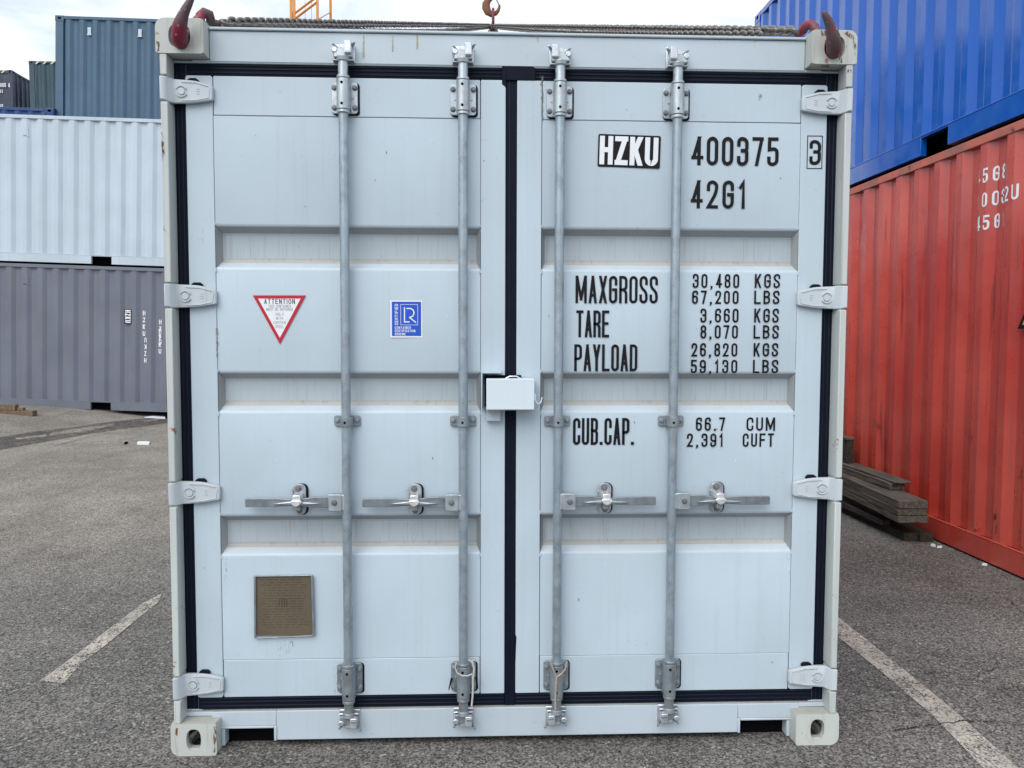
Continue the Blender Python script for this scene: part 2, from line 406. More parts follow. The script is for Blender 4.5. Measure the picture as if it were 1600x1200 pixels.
def redpaint():
    s = NT('weathered_red_paint'); col = (.40, .040, .030)
    c = s.mix(s.ramp(s.noise(.9, 5), .3, .7), (.44, .038, .024), (.59, .088, .058))
    c = s.mix(s.mul(s.ramp(s.noise(1, 6, .65, (14, 14, .55)), .50, .72), .5), c, (.26, .09, .08))
    c = s.mix(s.mul(s.ramp(s.noise(1, 5, .6, (20, 20, .9), (3, 1, 2)), .60, .70), .55), c, (.09, .018, .018))
    z = s.t.nodes.new('ShaderNodeSeparateXYZ'); s.l(s.tc.outputs['Object'], z.inputs[0])
    low = s.ramp(z.outputs['Z'], .2, 1.35, 1, 0)
    sc = s.ramp(s.noise(7, 8, .75, (1, 1, .7)), .60, .66)
    c = s.mix(s.mul(sc, low), c, (.055, .022, .02))
    c = s.mix(s.ramp(s.noise(26, 3, .8, (1, 1, .6)), .735, .76), c, (.03, .012, .012))
    s.bump(s.noise(3, 3), .8, .006); s.bump(s.noise(40, 4), .2, .002)
    return s.fin(c, s.ramp(s.noise(5, 4), .3, .7, .24, .40), 0, .95)
m_cred = redpaint()
def railpaint():
    s = NT('scraped_red_rail_paint')
    c = s.mix(s.ramp(s.noise(2.2, 6, .7), .40, .62), (.54, .13, .085), (.30, .12, .09))
    c = s.mix(s.ramp(s.noise(5, 7, .7), .60, .68), c, (.06, .03, .028)); s.bump(s.noise(9, 5), .6, .006)
    return s.fin(c, .6)
m_credrail = railpaint()
def wood(name, a, b, mossy=.3):
    s = NT(name)
    g = s.noise(2.2, 6, .65, (22, 1.2, 22), dist=.6)
    c = s.mix(s.ramp(g, .3, .7), a, b)
    c = s.mix(s.mul(s.ramp(s.noise(4, 5), .5, .7), mossy), c, (.11, .11, .06))
    c = s.mix(s.ramp(s.noise(14, 5), .66, .72), c, dim(a, .35))
    s.bump(g, .7, .004); s.bump(s.noise(60, 3, .6, (1, .1, 1)), .4, .002)
    return s.fin(c, .85, 0, .25)
m_wood = wood('weathered_timber', (.042, .036, .031), (.150, .132, .110))
m_woodd = wood('dark_timber', (.018, .016, .015), (.060, .052, .045))  # darker copy of the timber; part of its darkness paints shadow in the pile
m_woodb = wood('brown_timber', (.10, .065, .04), (.23, .165, .11), .1)
def asphalt():
    s = NT('asphalt')
    s.vec = s.tc.outputs['Object']
    n0 = s.noise(.22, 4); n1 = s.noise(.9, 6, .6, (1, 1.7, 1)); 
    c = s.mix(s.ramp(n1, .3, .7), (.125, .118, .109), (.195, .183, .168))
    xz = s.t.nodes.new('ShaderNodeSeparateXYZ'); s.l(s.vec, xz.inputs[0])
    # a dusty sandy sweep over the yard towards the far left
    fy = s.ramp(xz.outputs['Y'], .6, 4.6); fx = s.ramp(xz.outputs['X'], -1.0, -2.6)
    d = s.mul(fy, fx); d = s.mul(d, s.ramp(n0, .25, .65, .65, 1.0))
    tan = s.mix(s.ramp(s.noise(1.3, 7, .65, (1, .8, 1), (5, 3, 0)), .35, .65), (.255, .228, .193), (.37, .335, .285))
    c = s.mix(s.mul(d, .85), c, tan)
    c = s.mix(s.mul(s.ramp(s.noise(2.0, 7, .7, (1, 1, 1), (2, 8, 0)), .54, .72), .40), c, (.06, .056, .054))
    c = s.mix(s.mul(s.ramp(s.noise(.7, 5, .6, (5.5, .5, 1), (3, 1, 0)), .55, .75), .30), c, (.075, .070, .066))
    # aggregate
    v = s.voro(150); cc = s.t.nodes.new('ShaderNodeSeparateColor'); s.l(v.outputs['Color'], cc.inputs[0])
    c = s.mix(s.ramp(cc.outputs[0], .0, 1.0), dimmix(s, c, .42), dimmix(s, c, 1.6))
    c = s.mix(s.mul(s.ramp(cc.outputs[1], .965, .985), .7), c, (.42, .40, .37))
    c = s.mix(s.mul(s.ramp(cc.outputs[2], .93, .96), .75), c, (.018, .018, .018))
    v3 = s.voro(95); c3 = s.t.nodes.new('ShaderNodeSeparateColor'); s.l(v3.outputs['Color'], c3.inputs[0])
    c = s.mix(s.mul(s.ramp(c3.outputs[0], .965, .98), .65), c, (.44, .42, .38)); c = s.mix(s.mul(s.ramp(c3.outputs[1], .95, .97), .6), c, (.03, .028, .027))
    v2 = s.voro(70); c2 = s.t.nodes.new('ShaderNodeSeparateColor'); s.l(v2.outputs['Color'], c2.inputs[0])
    c = s.mix(s.mul(s.ramp(c2.outputs[0], .2, .9), .28), dimmix(s, c, .75), dimmix(s, c, 1.25))
    s.bump(v.outputs['Distance'], .5, .003); s.bump(s.noise(9, 4), .4, .006)
    return s.fin(c, .9, 0, .25)
def dimmix(s, c, k):
    n = s.t.nodes.new('ShaderNodeVectorMath'); n.operation = 'SCALE'; s.l(c, n.inputs[0]); n.inputs['Scale'].default_value = k; return n.outputs[0]
m_asph = asphalt()
def worn(name, col, keep, scale=26, edge=.06, rough=.8):
    """worn road paint: the asphalt below shows through where it has rubbed off"""
    s = NT(name); s.vec = s.tc.outputs['Object']
    v = s.voro(150); cc = s.t.nodes.new('ShaderNodeSeparateColor'); s.l(v.outputs['Color'], cc.inputs[0])
    c = s.mix(s.ramp(cc.outputs[0], 0, 1), dim(col, .62), dim(col, 1.18)); c = s.mix(s.ramp(s.noise(3, 4), .35, .65), c, dim(col, .74))
    s.fin(c, rough, 0, .2)
    a = s.t.nodes.new('ShaderNodeMath'); a.operation = 'ADD'; s.l(s.mul(s.noise(9, 9, .78), .80), a.inputs[0]); s.l(s.mul(cc.outputs[1], .20), a.inputs[1])
    f = s.ramp(a.outputs[0], keep - edge, keep + edge)
    tr = s.t.nodes.new('ShaderNodeBsdfTransparent'); mxx = s.t.nodes.new('ShaderNodeMixShader')
    s.l(f, mxx.inputs[0]); s.l(s.b.outputs[0], mxx.inputs[1]); s.l(tr.outputs[0], mxx.inputs[2]); s.l(mxx.outputs[0], s.out.inputs[0]); return s.m
m_line = worn('worn_road_paint', (.50, .455, .39), .545, edge=.09)
m_line3 = worn('old_road_paint', (.42, .39, .34), .50, edge=.1)
m_line2 = worn('faint_road_paint', (.30, .28, .25), .40, edge=.1)
m_gut = worn('damp_gutter_asphalt', (.105, .098, .090), .50, edge=.16, rough=.7)
m_crack = worn('asphalt_crack', (.022, .021, .020), .53)

# ------------------------------------------------------------------ ground
def axis(segs):
    out = []
    for a, b, st in segs:
        n = max(1, round((b - a) / st)); out += [a + (b - a) * i / n for i in range(n)]
    return out + [segs[-1][1]]
xs = axis([(-900, -60, 120), (-60, -14, 6), (-14, 0, .25), (0, 8, 1), (8, 60, 8), (60, 900, 120)])
ys = axis([(-900, -60, 120), (-60, -4, 6), (-4, 4, 1), (4, 18, .25), (18, 60, 6), (60, 900, 120)])
g = MB(); g.add([(x, y, gz(x, y)) for y in ys for x in xs], [(j * len(xs) + i, j * len(xs) + i + 1, (j + 1) * len(xs) + i + 1, (j + 1) * len(xs) + i) for j in range(len(ys) - 1) for i in range(len(xs) - 1)])
tag(g.build('ground', m_asph), 'grey speckled asphalt of the container yard', kind='structure')
def sheet(name, top, bot, mat, off, n=14, label=None):
    """a flat marking between two polylines given in the photograph, laid on the ground"""
    def samp(pl, t):
        L = [math.dist(pl[i], pl[i + 1]) for i in range(len(pl) - 1)]; s = t * sum(L)
        for i, l in enumerate(L):
            if s <= l or i == len(L) - 1:
                k = s / l; return (pl[i][0] + (pl[i + 1][0] - pl[i][0]) * k, pl[i][1] + (pl[i + 1][1] - pl[i][1]) * k)
            s -= l
    m = MB(); rows = 3; vs = []
    for i in range(n + 1):
        a, b = onG(*samp(top, i / n), off), onG(*samp(bot, i / n), off)
        for k in range(rows + 1):
            p = a + (b - a) * k / rows; vs.append((p.x, p.y, gz(p.x, p.y) + off))
    m.add(vs, [(i * 4 + k, (i + 1) * 4 + k, (i + 1) * 4 + k + 1, i * 4 + k + 1) for i in range(n) for k in range(rows)])
    o = m.build(name, mat, smooth=0); tag(o, label, kind='structure'); return o
sheet('painted_line', [(252, 928), (225, 941), (160, 990), (120, 1022), (62, 1064)], [(247, 941), (205, 975), (160, 1012), (128, 1035), (100, 1067)], m_line, .004, label='worn cream parking line left of the container')
sheet('painted_line', [(62, 1064), (0, 1118)], [(104, 1062), (0, 1150)], m_line2, .004, label='faded end of the parking line on the left')
sheet('painted_line', [(1296, 952), (1312, 966), (1440, 1068), (1505, 1122), (1620, 1226)], [(1290, 980), (1312, 997), (1380, 1052), (1460, 1120), (1555, 1220)], m_line, .004, 20, label='worn cream parking line right of the container')
sheet('drain_gutter', [(-20, 686), (60, 673), (120, 667), (170, 659), (262, 650)], [(-20, 706), (40, 696), (100, 685), (150, 676), (262, 661)], m_gut, .004, 20, label='dark damp gutter crossing the yard on the left')
sheet('painted_line', [(25, 684), (72, 679)], [(25, 687), (72, 682)], m_line3, .008, 5, label='short white paint remnant in the gutter')
sheet('painted_line', [(78, 677), (120, 669), (176, 662)], [(78, 681), (125, 676), (176, 665)], m_line3, .008, 8, label='long white paint remnant in the gutter')
sheet('painted_line', [(84, 693), (116, 686), (152, 678)], [(86, 696), (118, 688), (153, 679)], m_line3, .008, 6, label='thin white paint stripe in front of the gutter')
def crack(pts, w):
    m = MB(); P = []
    for i in range(len(pts) - 1):
        k = 7
        for j in range(k):
            t = j / k; P.append((pts[i][0] + (pts[i + 1][0] - pts[i][0]) * t + random.uniform(-3, 3), pts[i][1] + (pts[i + 1][1] - pts[i][1]) * t + random.uniform(-1.6, 1.6)))
    P.append(pts[-1]); W = [onG(*p, .006) for p in P]; vs = []
    for i, p in enumerate(W):
        d = (W[min(i + 1, len(W) - 1)] - W[max(i - 1, 0)]).normalized(); nn = Vector((-d.y, d.x, 0)) * w * random.uniform(.25, 1) * (.25 if i in (0, len(W) - 1) else 1)
        vs += [p + nn, p - nn]
    m.add(vs, [(2 * i, 2 * i + 1, 2 * i + 3, 2 * i + 2) for i in range(len(W) - 1)])
    tag(m.build('asphalt_crack', m_crack, smooth=0), 'thin dark crack in the asphalt', kind='structure')
crack([(1395, 1142), (1455, 1132), (1495, 1128), (1508, 1125), (1545, 1127), (1610, 1131)], .006)
crack([(1560, 1077), (1575, 1075), (1610, 1073)], .006); crack([(1562, 1078), (1598, 1096)], .003)
crack([(1440, 1051), (1495, 1050), (1512, 1062), (1560, 1041), (1552, 1024)], .003)
crack([(1572, 932), (1600, 958)], .004); crack([(1310, 1108), (1400, 1112), (1440, 1118)], .003)
crack([(0, 898), (30, 892), (110, 866), (170, 858)], .004); crack([(0, 950), (40, 945)], .004)

# ------------------------------------------------------------------ container building blocks
W_, HS, HH = 2.438, 2.591, 2.896
def corr(u, pitch=.278, dep=.036):
    f = (u / pitch) % 1.0; a, b, c = .26, .505, .755
    if f < a: return 0.0
    if f < b: return dep * (f - a) / (b - a)
    if f < c: return dep
    return dep * (1 - (f - c) / (1 - c))
def corr_stops(u0, u1, pitch=.278):
    out = [u0]; k = math.floor(u0 / pitch)
    while k * pitch < u1:
        for f in (0, .26, .505, .755):
            u = (k + f) * pitch
            if u0 + .001 < u < u1 - .001: out.append(u)
        k += 1
    return out + [u1]
def casting_mb(sx, sy, sz, L=.178, Wd=.162, H=.118, endhole=(.026, .040), r=.02, topr=None):
    """corner casting with holes; its outer corner is the origin, it grows towards (-sx, -sy, -sz).  L along X, Wd along Y"""
    mb = MB(); t = .024; q = r
    def oval(cu, cv, a, b, n=28):
        f = lambda x: math.copysign(abs(x) ** .78, x)
        return [(cu + a * f(math.cos(2 * math.pi * (k + .5) / n)), cv + b * f(math.sin(2 * math.pi * (k + .5) / n))) for k in range(n)]
    def outer(u0, u1, v0, v1, rad, inner, only=None):
        out = []; w, h = u1 - u0, v1 - v0
        for u, v in inner:
            du, dv = (u - u0 - w / 2) / (w / 2), (v - v0 - h / 2) / (h / 2); k = 1 / max(abs(du), abs(dv), 1e-6)
            x, y = u0 + w / 2 + du * k * w / 2, v0 + h / 2 + dv * k * h / 2
            if only is None or (x < u0 + w / 2 and y < v0 + h / 2): rr = rad
            else: rr = .006
            cx = min(max(x, u0 + rr), u1 - rr); cy = min(max(y, v0 + rr), v1 - rr)
            if cx != x and cy != y:
                d = Vector((x - cx, y - cy)).normalized() * rr; x, y = cx + d.x, cy + d.y
            out.append((x, y))
        return out
    a = oval(Wd / 2, H / 2, *endhole, n=56); mb.ring(outer(0, Wd, 0, H, r, a, 1), a, lambda u, v, w: (-sx * w, -sy * u, -sz * v), t)
    b = oval(L / 2, H / 2, .0395, .0255); mb.ring(outer(.006, L - .001, q, H - .001, .001, b), b, lambda u, v, w: (-sx * u, -sy * (w + .0015), -sz * v), t)
    c = oval(L / 2, Wd / 2, .060, .032); mb.ring(outer(.006, L - .001, q, Wd - .001, .001, c), c, lambda u, v, w: (-sx * u, -sy * v, -sz * (w + .0015)), t)
    vs = []; N = 6      # rounded long edge between the side and the top face
    for x in (.006, L - .001):
        for k in range(N + 1):
            an = math.pi / 2 * k / N; vs.append((-sx * x, -sy * (q + .0005 - (q - .001) * math.cos(an)), -sz * (q + .0005 - (q - .001) * math.sin(an))))
    mb.add(vs, [(k, k + 1, N + 1 + k + 1, N + 1 + k) for k in range(N)])
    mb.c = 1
    def bx(x0, x1, y0, y1, z0, z1): mb.box(-sx * x0, -sx * x1, -sy * y0, -sy * y1, -sz * z0, -sz * z1)
    mb.c = 0; bx(t + .0005, L - .002, Wd - .012, Wd - .0004, .004, H - .002); bx(L - .014, L, .010, Wd - .002, .010, H - .002); bx(t + .0005, L - .004, .004, Wd - .004, H - .012, H - .0004)
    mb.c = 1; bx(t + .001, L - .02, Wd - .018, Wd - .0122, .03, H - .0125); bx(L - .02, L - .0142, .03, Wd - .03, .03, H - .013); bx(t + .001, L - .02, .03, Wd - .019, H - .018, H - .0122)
    return mb
CAST = {}
def casting_mesh(sx, sy, sz, mat):
    k = (sx, sy, sz, mat.name)
    if k not in CAST:
        me = bpy.data.meshes.new('corner_casting'); mb = casting_mb(sx, sy, sz)
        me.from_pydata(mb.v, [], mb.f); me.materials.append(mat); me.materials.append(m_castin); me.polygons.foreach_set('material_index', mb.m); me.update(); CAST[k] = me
    return CAST[k]
def vent_mb(): m = MB(); m.box(-.035, .035, -.03, 0, -.075, .075); m.box(-.045, .045, -.034, -.03, -.085, -.062); return m
def container(L, H, mat, rail, label, loc, rot, ends=('wall', 'wall'), castmat=None, vents=(), pockets=True, group=None, phase=0.0, railtop=.06, ventmat=None, walls=(1, -1)):
    e = empty('shipping_container', loc, rot, label=label, cat='container', group=group)
    castmat = castmat or rail; W = W_; hb = .160; ins = .004
    for sx in (1, -1):
        for sy in (1, -1):
            for sz in (1, 0):
                o = link('corner_casting', casting_mesh(sx, sy, 1 if sz else -1, castmat), e); o.location = (sx * L / 2, sy * W / 2, H if sz else 0)
            m = MB(); m.box(sx * (L / 2 - .005), sx * (L / 2 - .165), sy * (W / 2 - .006), sy * (W / 2 - .05), .118, H - .118)
            m.box(sx * (L / 2 - .005), sx * (L / 2 - .05), sy * (W / 2 - .05), sy * (W / 2 - .15), .118, H - .118); m.build('corner_post', mat, e)
    for sy in (1, -1):
        a, b = -L / 2 + .178, L / 2 - .178
        m = MB(); m.box(a, b, sy * (W / 2 - ins), sy * (W / 2 - ins - .06), H - .012 - railtop, H - .012); m.build('top_rail', rail, e, .004)
        m = MB(); pk = []
        if pockets: pk = [(-1.025 - .18, -1.025 + .18), (1.025 - .18, 1.025 + .18)] if L < 7 else []
        cuts = [a] + [q for p in pk for q in p] + [b]
        for i in range(0, len(cuts), 2): m.box(cuts[i], cuts[i + 1], sy * (W / 2 - ins), sy * (W / 2 - ins - .05), .014, hb)
        for p in pk: m.box(p[0], p[1], sy * (W / 2 - ins - .002), sy * (W / 2 - ins - .05), hb - .012, hb - .001)
        m.box(a, b, sy * (W / 2 - ins + .002), sy * (W / 2 - ins - .012), hb, hb + .010)
        if pk:
            pass
        m.build('bottom_rail', rail, e, .003)
        for p in pk:
            m = MB(); m.box(p[0] - .002, p[1] + .002, sy * (W / 2 - .16), sy * (W / 2 - .30), .02, hb - .004)
            m.build('forklift_pocket_shade', m_dark, e, smooth=0)  # near-black box set back in the opening paints its inner shade
        if sy in walls:
            st = corr_stops(a + phase, b + phase); m = MB(); vs = []
            for u in st:
                y = sy * (W / 2 - .012 - corr(u)); vs += [(u - phase, y, hb + .004), (u - phase, y, H - .012 - railtop + .002)]
            m.add(vs, [((2 * i, 2 * i + 1, 2 * i + 3, 2 * i + 2) if sy > 0 else (2 * i, 2 * i + 2, 2 * i + 3, 2 * i + 1)) for i in range(len(st) - 1)])
            m.build('corrugated_side_wall', mat, e, smooth=0)
        for v in vents:
            if sy == -1: o = vent_mb().build('ventilator', ventmat or mat, e, smooth=0); o.location = (v, -(W / 2 - .046 + .036 - .036), H - .30)
    m = MB(); m.box(-L / 2 + .05, L / 2 - .05, -W / 2 + .05, W / 2 - .05, H - .03, H - .018); m.build('roof', mat, e)
    m = MB(); m.box(-L / 2 + .05, L / 2 - .05, -W / 2 + .06, W / 2 - .06, .13, .15); m.build('floor', m_dark, e)
    for sx, kind in ((-1, ends[0]), (1, ends[1])):
        y0, y1 = -W / 2 + .163, W / 2 - .163
        m = MB(); m.box(sx * (L / 2 - .01), sx * (L / 2 - .06), y0, y1, H - .115, H - .01); m.build('header', mat, e, .004)
        m = MB(); m.box(sx * (L / 2 - .01), sx * (L / 2 - .06), y0, y1, .015, .13); m.build('sill', mat, e, .004)
        if kind == 'wall':
            m = MB(); st = corr_stops(-W / 2 + .10, W / 2 - .10); vs = []
            for u in st:
                x = sx * (L / 2 - .014 - corr(u)); vs += [(x, u, .125), (x, u, H - .11)]
            m.add(vs, [(2 * i, 2 * i + 2, 2 * i + 3, 2 * i + 1) for i in range(len(st) - 1)]); m.build('corrugated_end_wall', mat, e, smooth=0)
        else:
            for k in (-1, 1):
                m = MB(); m.box(sx * (L / 2 - .03), sx * (L / 2 - .06), k * .012, k * (W / 2 - .10), .14, H - .125); d = m.build('door', mat, e, .004)
                for q in (.17, .59):
                    m = MB(); m.cyl((sx * (L / 2 + .005), k * q, .10), (sx * (L / 2 + .005), k * q, H - .08), .017, 8); m.build('locking_bar', m_galvd, e)
    return e

# ------------------------------------------------------------------ the container in front: body
main = empty('shipping_container', (0, 0, 0), label='large pale blue-grey container with closed double doors filling the middle of the yard', cat='container')
H = HS; hw = W_ / 2; ML = 12.192
# front castings: built with X as their width, standing at Y = 0
for sx in (1, -1):
    for top in (1, 0):
        sz = 1 if top else -1
        for rear in (0, 1):
            eh = (.037, .040) if (top and not rear) else (.026, .039)
            mb = casting_mb(1, 1, sz, endhole=eh, r=.030)
            # local X (end normal, outward) -> world -Y (front) ; local Y -> world X * sx
            f = -1 if not rear else 1
            def xf(p, sx=sx, f=f, rear=rear, z0=(H if top else 0)): return Vector((sx * hw + sx * p.y, (ML if rear else 0) + f * p.x, z0 + p.z))
            if sx * f < 0: pass
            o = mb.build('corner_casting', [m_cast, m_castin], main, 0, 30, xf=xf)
            if rear: continue
# corner posts: a thin outer strip in front, its inner return and the recessed jamb behind the seal
hz = [onY(285, 141, .03).z, onY(295, 462, .03).z, onY(302, 770, .03).z, onY(304, 1071, .03).z]
hzR = [onY(1297, 159, .03).z, onY(1288, 464.5, .03).z, onY(1280, 763.5, .03).z, onY(1272, 1058, .03).z]
for sx, zz in ((-1, hz), (1, hzR)):
    m = MB(); zs = sorted(zz); cuts = [.118]
    for z in zs: cuts += [z - .046, z + .044]
    cuts.append(H - .118)
    for i in range(0, len(cuts), 2): m.box(sx * 1.2075, sx * 1.1835, .002, .1, cuts[i], cuts[i + 1])
    m.box(sx * 1.205, sx * 1.186, .012, .098, .118, H - .118)
    m.build('corner_post', m_post, main, .0035)
    m = MB(); m.box(sx * 1.2, sx * 1.13, .0705, .16, .118, H - .118); m.build('door_jamb', m_frame, main, .002)
    m = MB(); m.box(sx * 1.208, sx * 1.16, ML - .005, ML - .165, .118, H - .118); m.build('corner_post', m_post, main, .004)
# header with a folded lip, sill with two lifting pockets
m = MB(); x0, x1 = -hw + .1625, hw - .1625
m.box(x0, x1, .058, .15, 2.4655, 2.572); m.box(x0, x1, .050, .17, 2.573, 2.583)
for s in (-1, 1): m.box(s * (hw - .1), s * (hw - .1615), .0595, .15, 2.4645, 2.473)
m.box(-hw + .035, hw - .035, .0605, .15, 2.4615, 2.4685)
m.build('header', m_frame, main, .003)
m = MB(); px0, px1 = .857, 1.060; zt = .080; zb = .026; zs_ = .1365
m.box(-px0, px0, .054, .16, zb, zs_)
for s in (-1, 1):
    m.box(s * (px0 + .0005), s * (px1 + .03), .0545, .16, zt, zs_ - .0005)
    m.box(s * (px0 - .001), s * (px0 + .009), .050, .15, zb - .001, zt + .001)
    m.box(s * (px0 + .0095), s * (px1 + .01), .051, .15, zt - .008, zt + .001)
    m.box(s * 1.0445, s * 1.0575, .0555, .12, .006, zt - .0005)
    m.box(s * 1.04, s * 1.2, .0575, .15, .1185, zs_ - .001)
m.build('sill', m_frame, main, .003)
for s in (-1, 1):
    m = MB(); m.box(s * (px0 + .01), s * (px1 + .06), .10, .24, .003, zt - .009); m.build('sill_pocket_shade', m_dark, main, smooth=0)  # near-black block paints the shade in the pocket, down to the ground
# sides, roof, rear
for s in (-1, 1):
    a, b = .16, ML - .178; st = corr_stops(a, b); vs = []
    for u in st:
        x = s * (hw - .016 - corr(u)); vs += [(x, u, .16), (x, u, H - .07)]
    m = MB(); m.add(vs, [(2 * i, 2 * i + 1, 2 * i + 3, 2 * i + 2) for i in range(len(st) - 1)]); m.build('corrugated_side_wall', m_door, main, smooth=0)
    m = MB(); m.box(s * (hw - .008), s * (hw - .06), .179, ML - .179, H - .072, H - .014); m.build('top_rail', m_frame, main, .003)
    m = MB(); m.box(s * (hw - .008), s * (hw - .06), .179, ML - .179, .016, .165); m.build('bottom_rail', m_frame, main, .003)
m = MB(); m.box(-hw + .07, hw - .07, .16, ML - .06, H - .035, H - .022); m.build('roof', m_frame, main)
m = MB(); m.box(-hw + .07, hw - .07, .16, ML - .06, .12, .14); m.build('floor', m_woodd, main)
m = MB(); m.box(-hw + .05, hw - .05, ML - .06, ML - .03, .02, H - .02); m.build('front_wall', m_door, main)

# ------------------------------------------------------------------ doors
DX0, DX1, DZ0, DZ1 = .0205, 1.143, .1865, 2.4185; PX0, PX1, SZ0, SZ1 = .1105, 1.0475, .327, 2.281
BANDS = [(1.897, 1.752), (1.376, 1.239), (.857, .718)]
doors = {}
for s in (-1, 1):
    m = MB()
    rs = (.012,) * 4
    m.prism([(s * x, z) for x, z in rrect(DX0, PX0 - .0015, DZ0, DZ1, .004)][::s], .060, .10)
    m.prism([(s * x, z) for x, z in rrect(PX1 + .0015, DX1, DZ0, DZ1, .010)][::s], .060, .10)
    m.prism([(s * x, z) for x, z in rrect(PX0 + .001, PX1 - .001, SZ1 + .0015, DZ1 - .0005, .004)][::s], .0605, .10)
    m.prism([(s * x, z) for x, z in rrect(PX0 + .001, PX1 - .001, DZ0 + .0005, SZ0 - .0015, .004)][::s], .0605, .10)
    d = m.build('door', m_door, main, .0022); doors[s] = d
    d['label'] = 'left door leaf with the warning triangle and data plate' if s < 0 else 'right door leaf with the container number and weights'
    # infill panel with three pressed grooves: rounded profile along Z
    prof = [(SZ1, .0615, 0)]
    def fil(z, y, z2, y2, k=4): pass
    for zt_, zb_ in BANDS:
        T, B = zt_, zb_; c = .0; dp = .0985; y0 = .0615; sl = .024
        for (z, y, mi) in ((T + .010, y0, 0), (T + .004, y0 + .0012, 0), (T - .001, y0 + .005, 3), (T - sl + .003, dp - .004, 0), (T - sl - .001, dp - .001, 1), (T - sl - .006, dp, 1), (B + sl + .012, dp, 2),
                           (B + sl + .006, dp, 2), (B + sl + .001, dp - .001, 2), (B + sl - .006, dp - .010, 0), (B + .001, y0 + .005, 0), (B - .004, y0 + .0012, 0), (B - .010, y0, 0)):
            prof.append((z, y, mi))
    prof.append((SZ0, .0615, 0))
    m = MB(); xsn = 12; vs = []
    for z, y, mi in prof:
        for i in range(xsn + 1): vs.append((s * (PX0 + (PX1 - PX0) * i / xsn), y + .0012 * math.sin(i * 1.7 + z * 5 + s), z))
    n = xsn + 1
    for j in range(len(prof) - 1):
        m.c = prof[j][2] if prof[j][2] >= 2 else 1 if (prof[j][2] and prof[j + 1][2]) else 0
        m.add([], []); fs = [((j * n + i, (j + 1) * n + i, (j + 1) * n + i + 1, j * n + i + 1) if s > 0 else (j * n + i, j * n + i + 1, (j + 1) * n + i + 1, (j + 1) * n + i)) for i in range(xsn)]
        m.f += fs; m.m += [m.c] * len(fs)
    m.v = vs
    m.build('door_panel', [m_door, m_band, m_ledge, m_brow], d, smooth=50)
    m = MB()
    for zt_, zb_ in BANDS:      # end walls of the grooves and small weld beads at their corners
        for x in (PX0, PX1):
            m.tube([(s * x, .0615, zt_ + .004), (s * x, .0605, zt_ + .012)], .0035, 6); m.tube([(s * x, .0615, zb_ - .004), (s * x, .0605, zb_ - .016)], .0032, 6)
    m.build('weld_bead', m_door, d)['kind'] = 'stuff'
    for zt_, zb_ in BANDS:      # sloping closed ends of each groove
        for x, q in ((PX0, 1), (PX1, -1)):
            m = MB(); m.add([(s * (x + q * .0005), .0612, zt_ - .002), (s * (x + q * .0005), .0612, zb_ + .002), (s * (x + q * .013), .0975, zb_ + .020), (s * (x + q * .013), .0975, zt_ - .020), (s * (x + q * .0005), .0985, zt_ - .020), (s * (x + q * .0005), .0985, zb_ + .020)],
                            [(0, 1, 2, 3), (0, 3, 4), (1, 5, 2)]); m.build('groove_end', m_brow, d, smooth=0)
    m = MB(); m.box(s * (DX0 + .004), s * (DX1 - .004), .1005, .112, DZ0 + .004, DZ1 - .004); m.build('door_back', m_frame, d)

# rubber seal: flat strips with raised lips around and between the doors
def gasket(parent, s):
    m = MB()
    def strip(x0, x1, z0, z1, vert):
        m.c = 0; m.box(x0, x1, .068, .085, z0, z1)
        m.c = 1
        if vert:
            w = x1 - x0
            for k in (.30, .68): m.tube([(x0 + w * k, .0675, z0 + .003), (x0 + w * k, .0675, z1 - .003)], .0035, 6)
        else:
            h = z1 - z0
            for k in (.26, .58, .86): m.tube([(x0 + .003, .0675, z0 + h * k), (x1 - .003, .0675, z0 + h * k)], .0032, 6)
    o = 1.1855
    strip(*sorted((s * (DX1 + .0005), s * o)), DZ0 - .045, DZ1 + .044, True)
    strip(*sorted((s * .0198, s * (DX1 - .0005))), DZ1 + .0005, DZ1 + .0435, False)
    strip(*sorted((s * .0198, s * (DX1 - .0005))), DZ0 - .0465, DZ0 - .0005, False)
    m.build('rubber_seal', [m_rubber, m_rubberl], parent, .0015)
gasket(doors[-1], -1); gasket(doors[1], 1)
m = MB(); m.box(-.0193, .0193, .066, .086, DZ0 - .047, DZ1 + .045); m.c = 1
m.tube([(-.006, .0655, DZ0), (-.006, .0655, DZ1)], .003, 6); m.c = 0
m.prism([(-.034, 2.404), (-.0195, 2.392), (-.0195, 2.4755), (-.034, 2.4755)][::1], .0586, .066)
m.prism([(-.0193, 2.4183), (.085, 2.4183), (.085, 2.462), (.066, 2.472), (.05, 2.4765), (-.0193, 2.4765)], .0585, .066)
m.prism([(.0193, .30), (.024, .40), (.0193, .41)], .058, .066)
m.build('rubber_seal', [m_rubber, m_rubberl], doors[-1], .002)

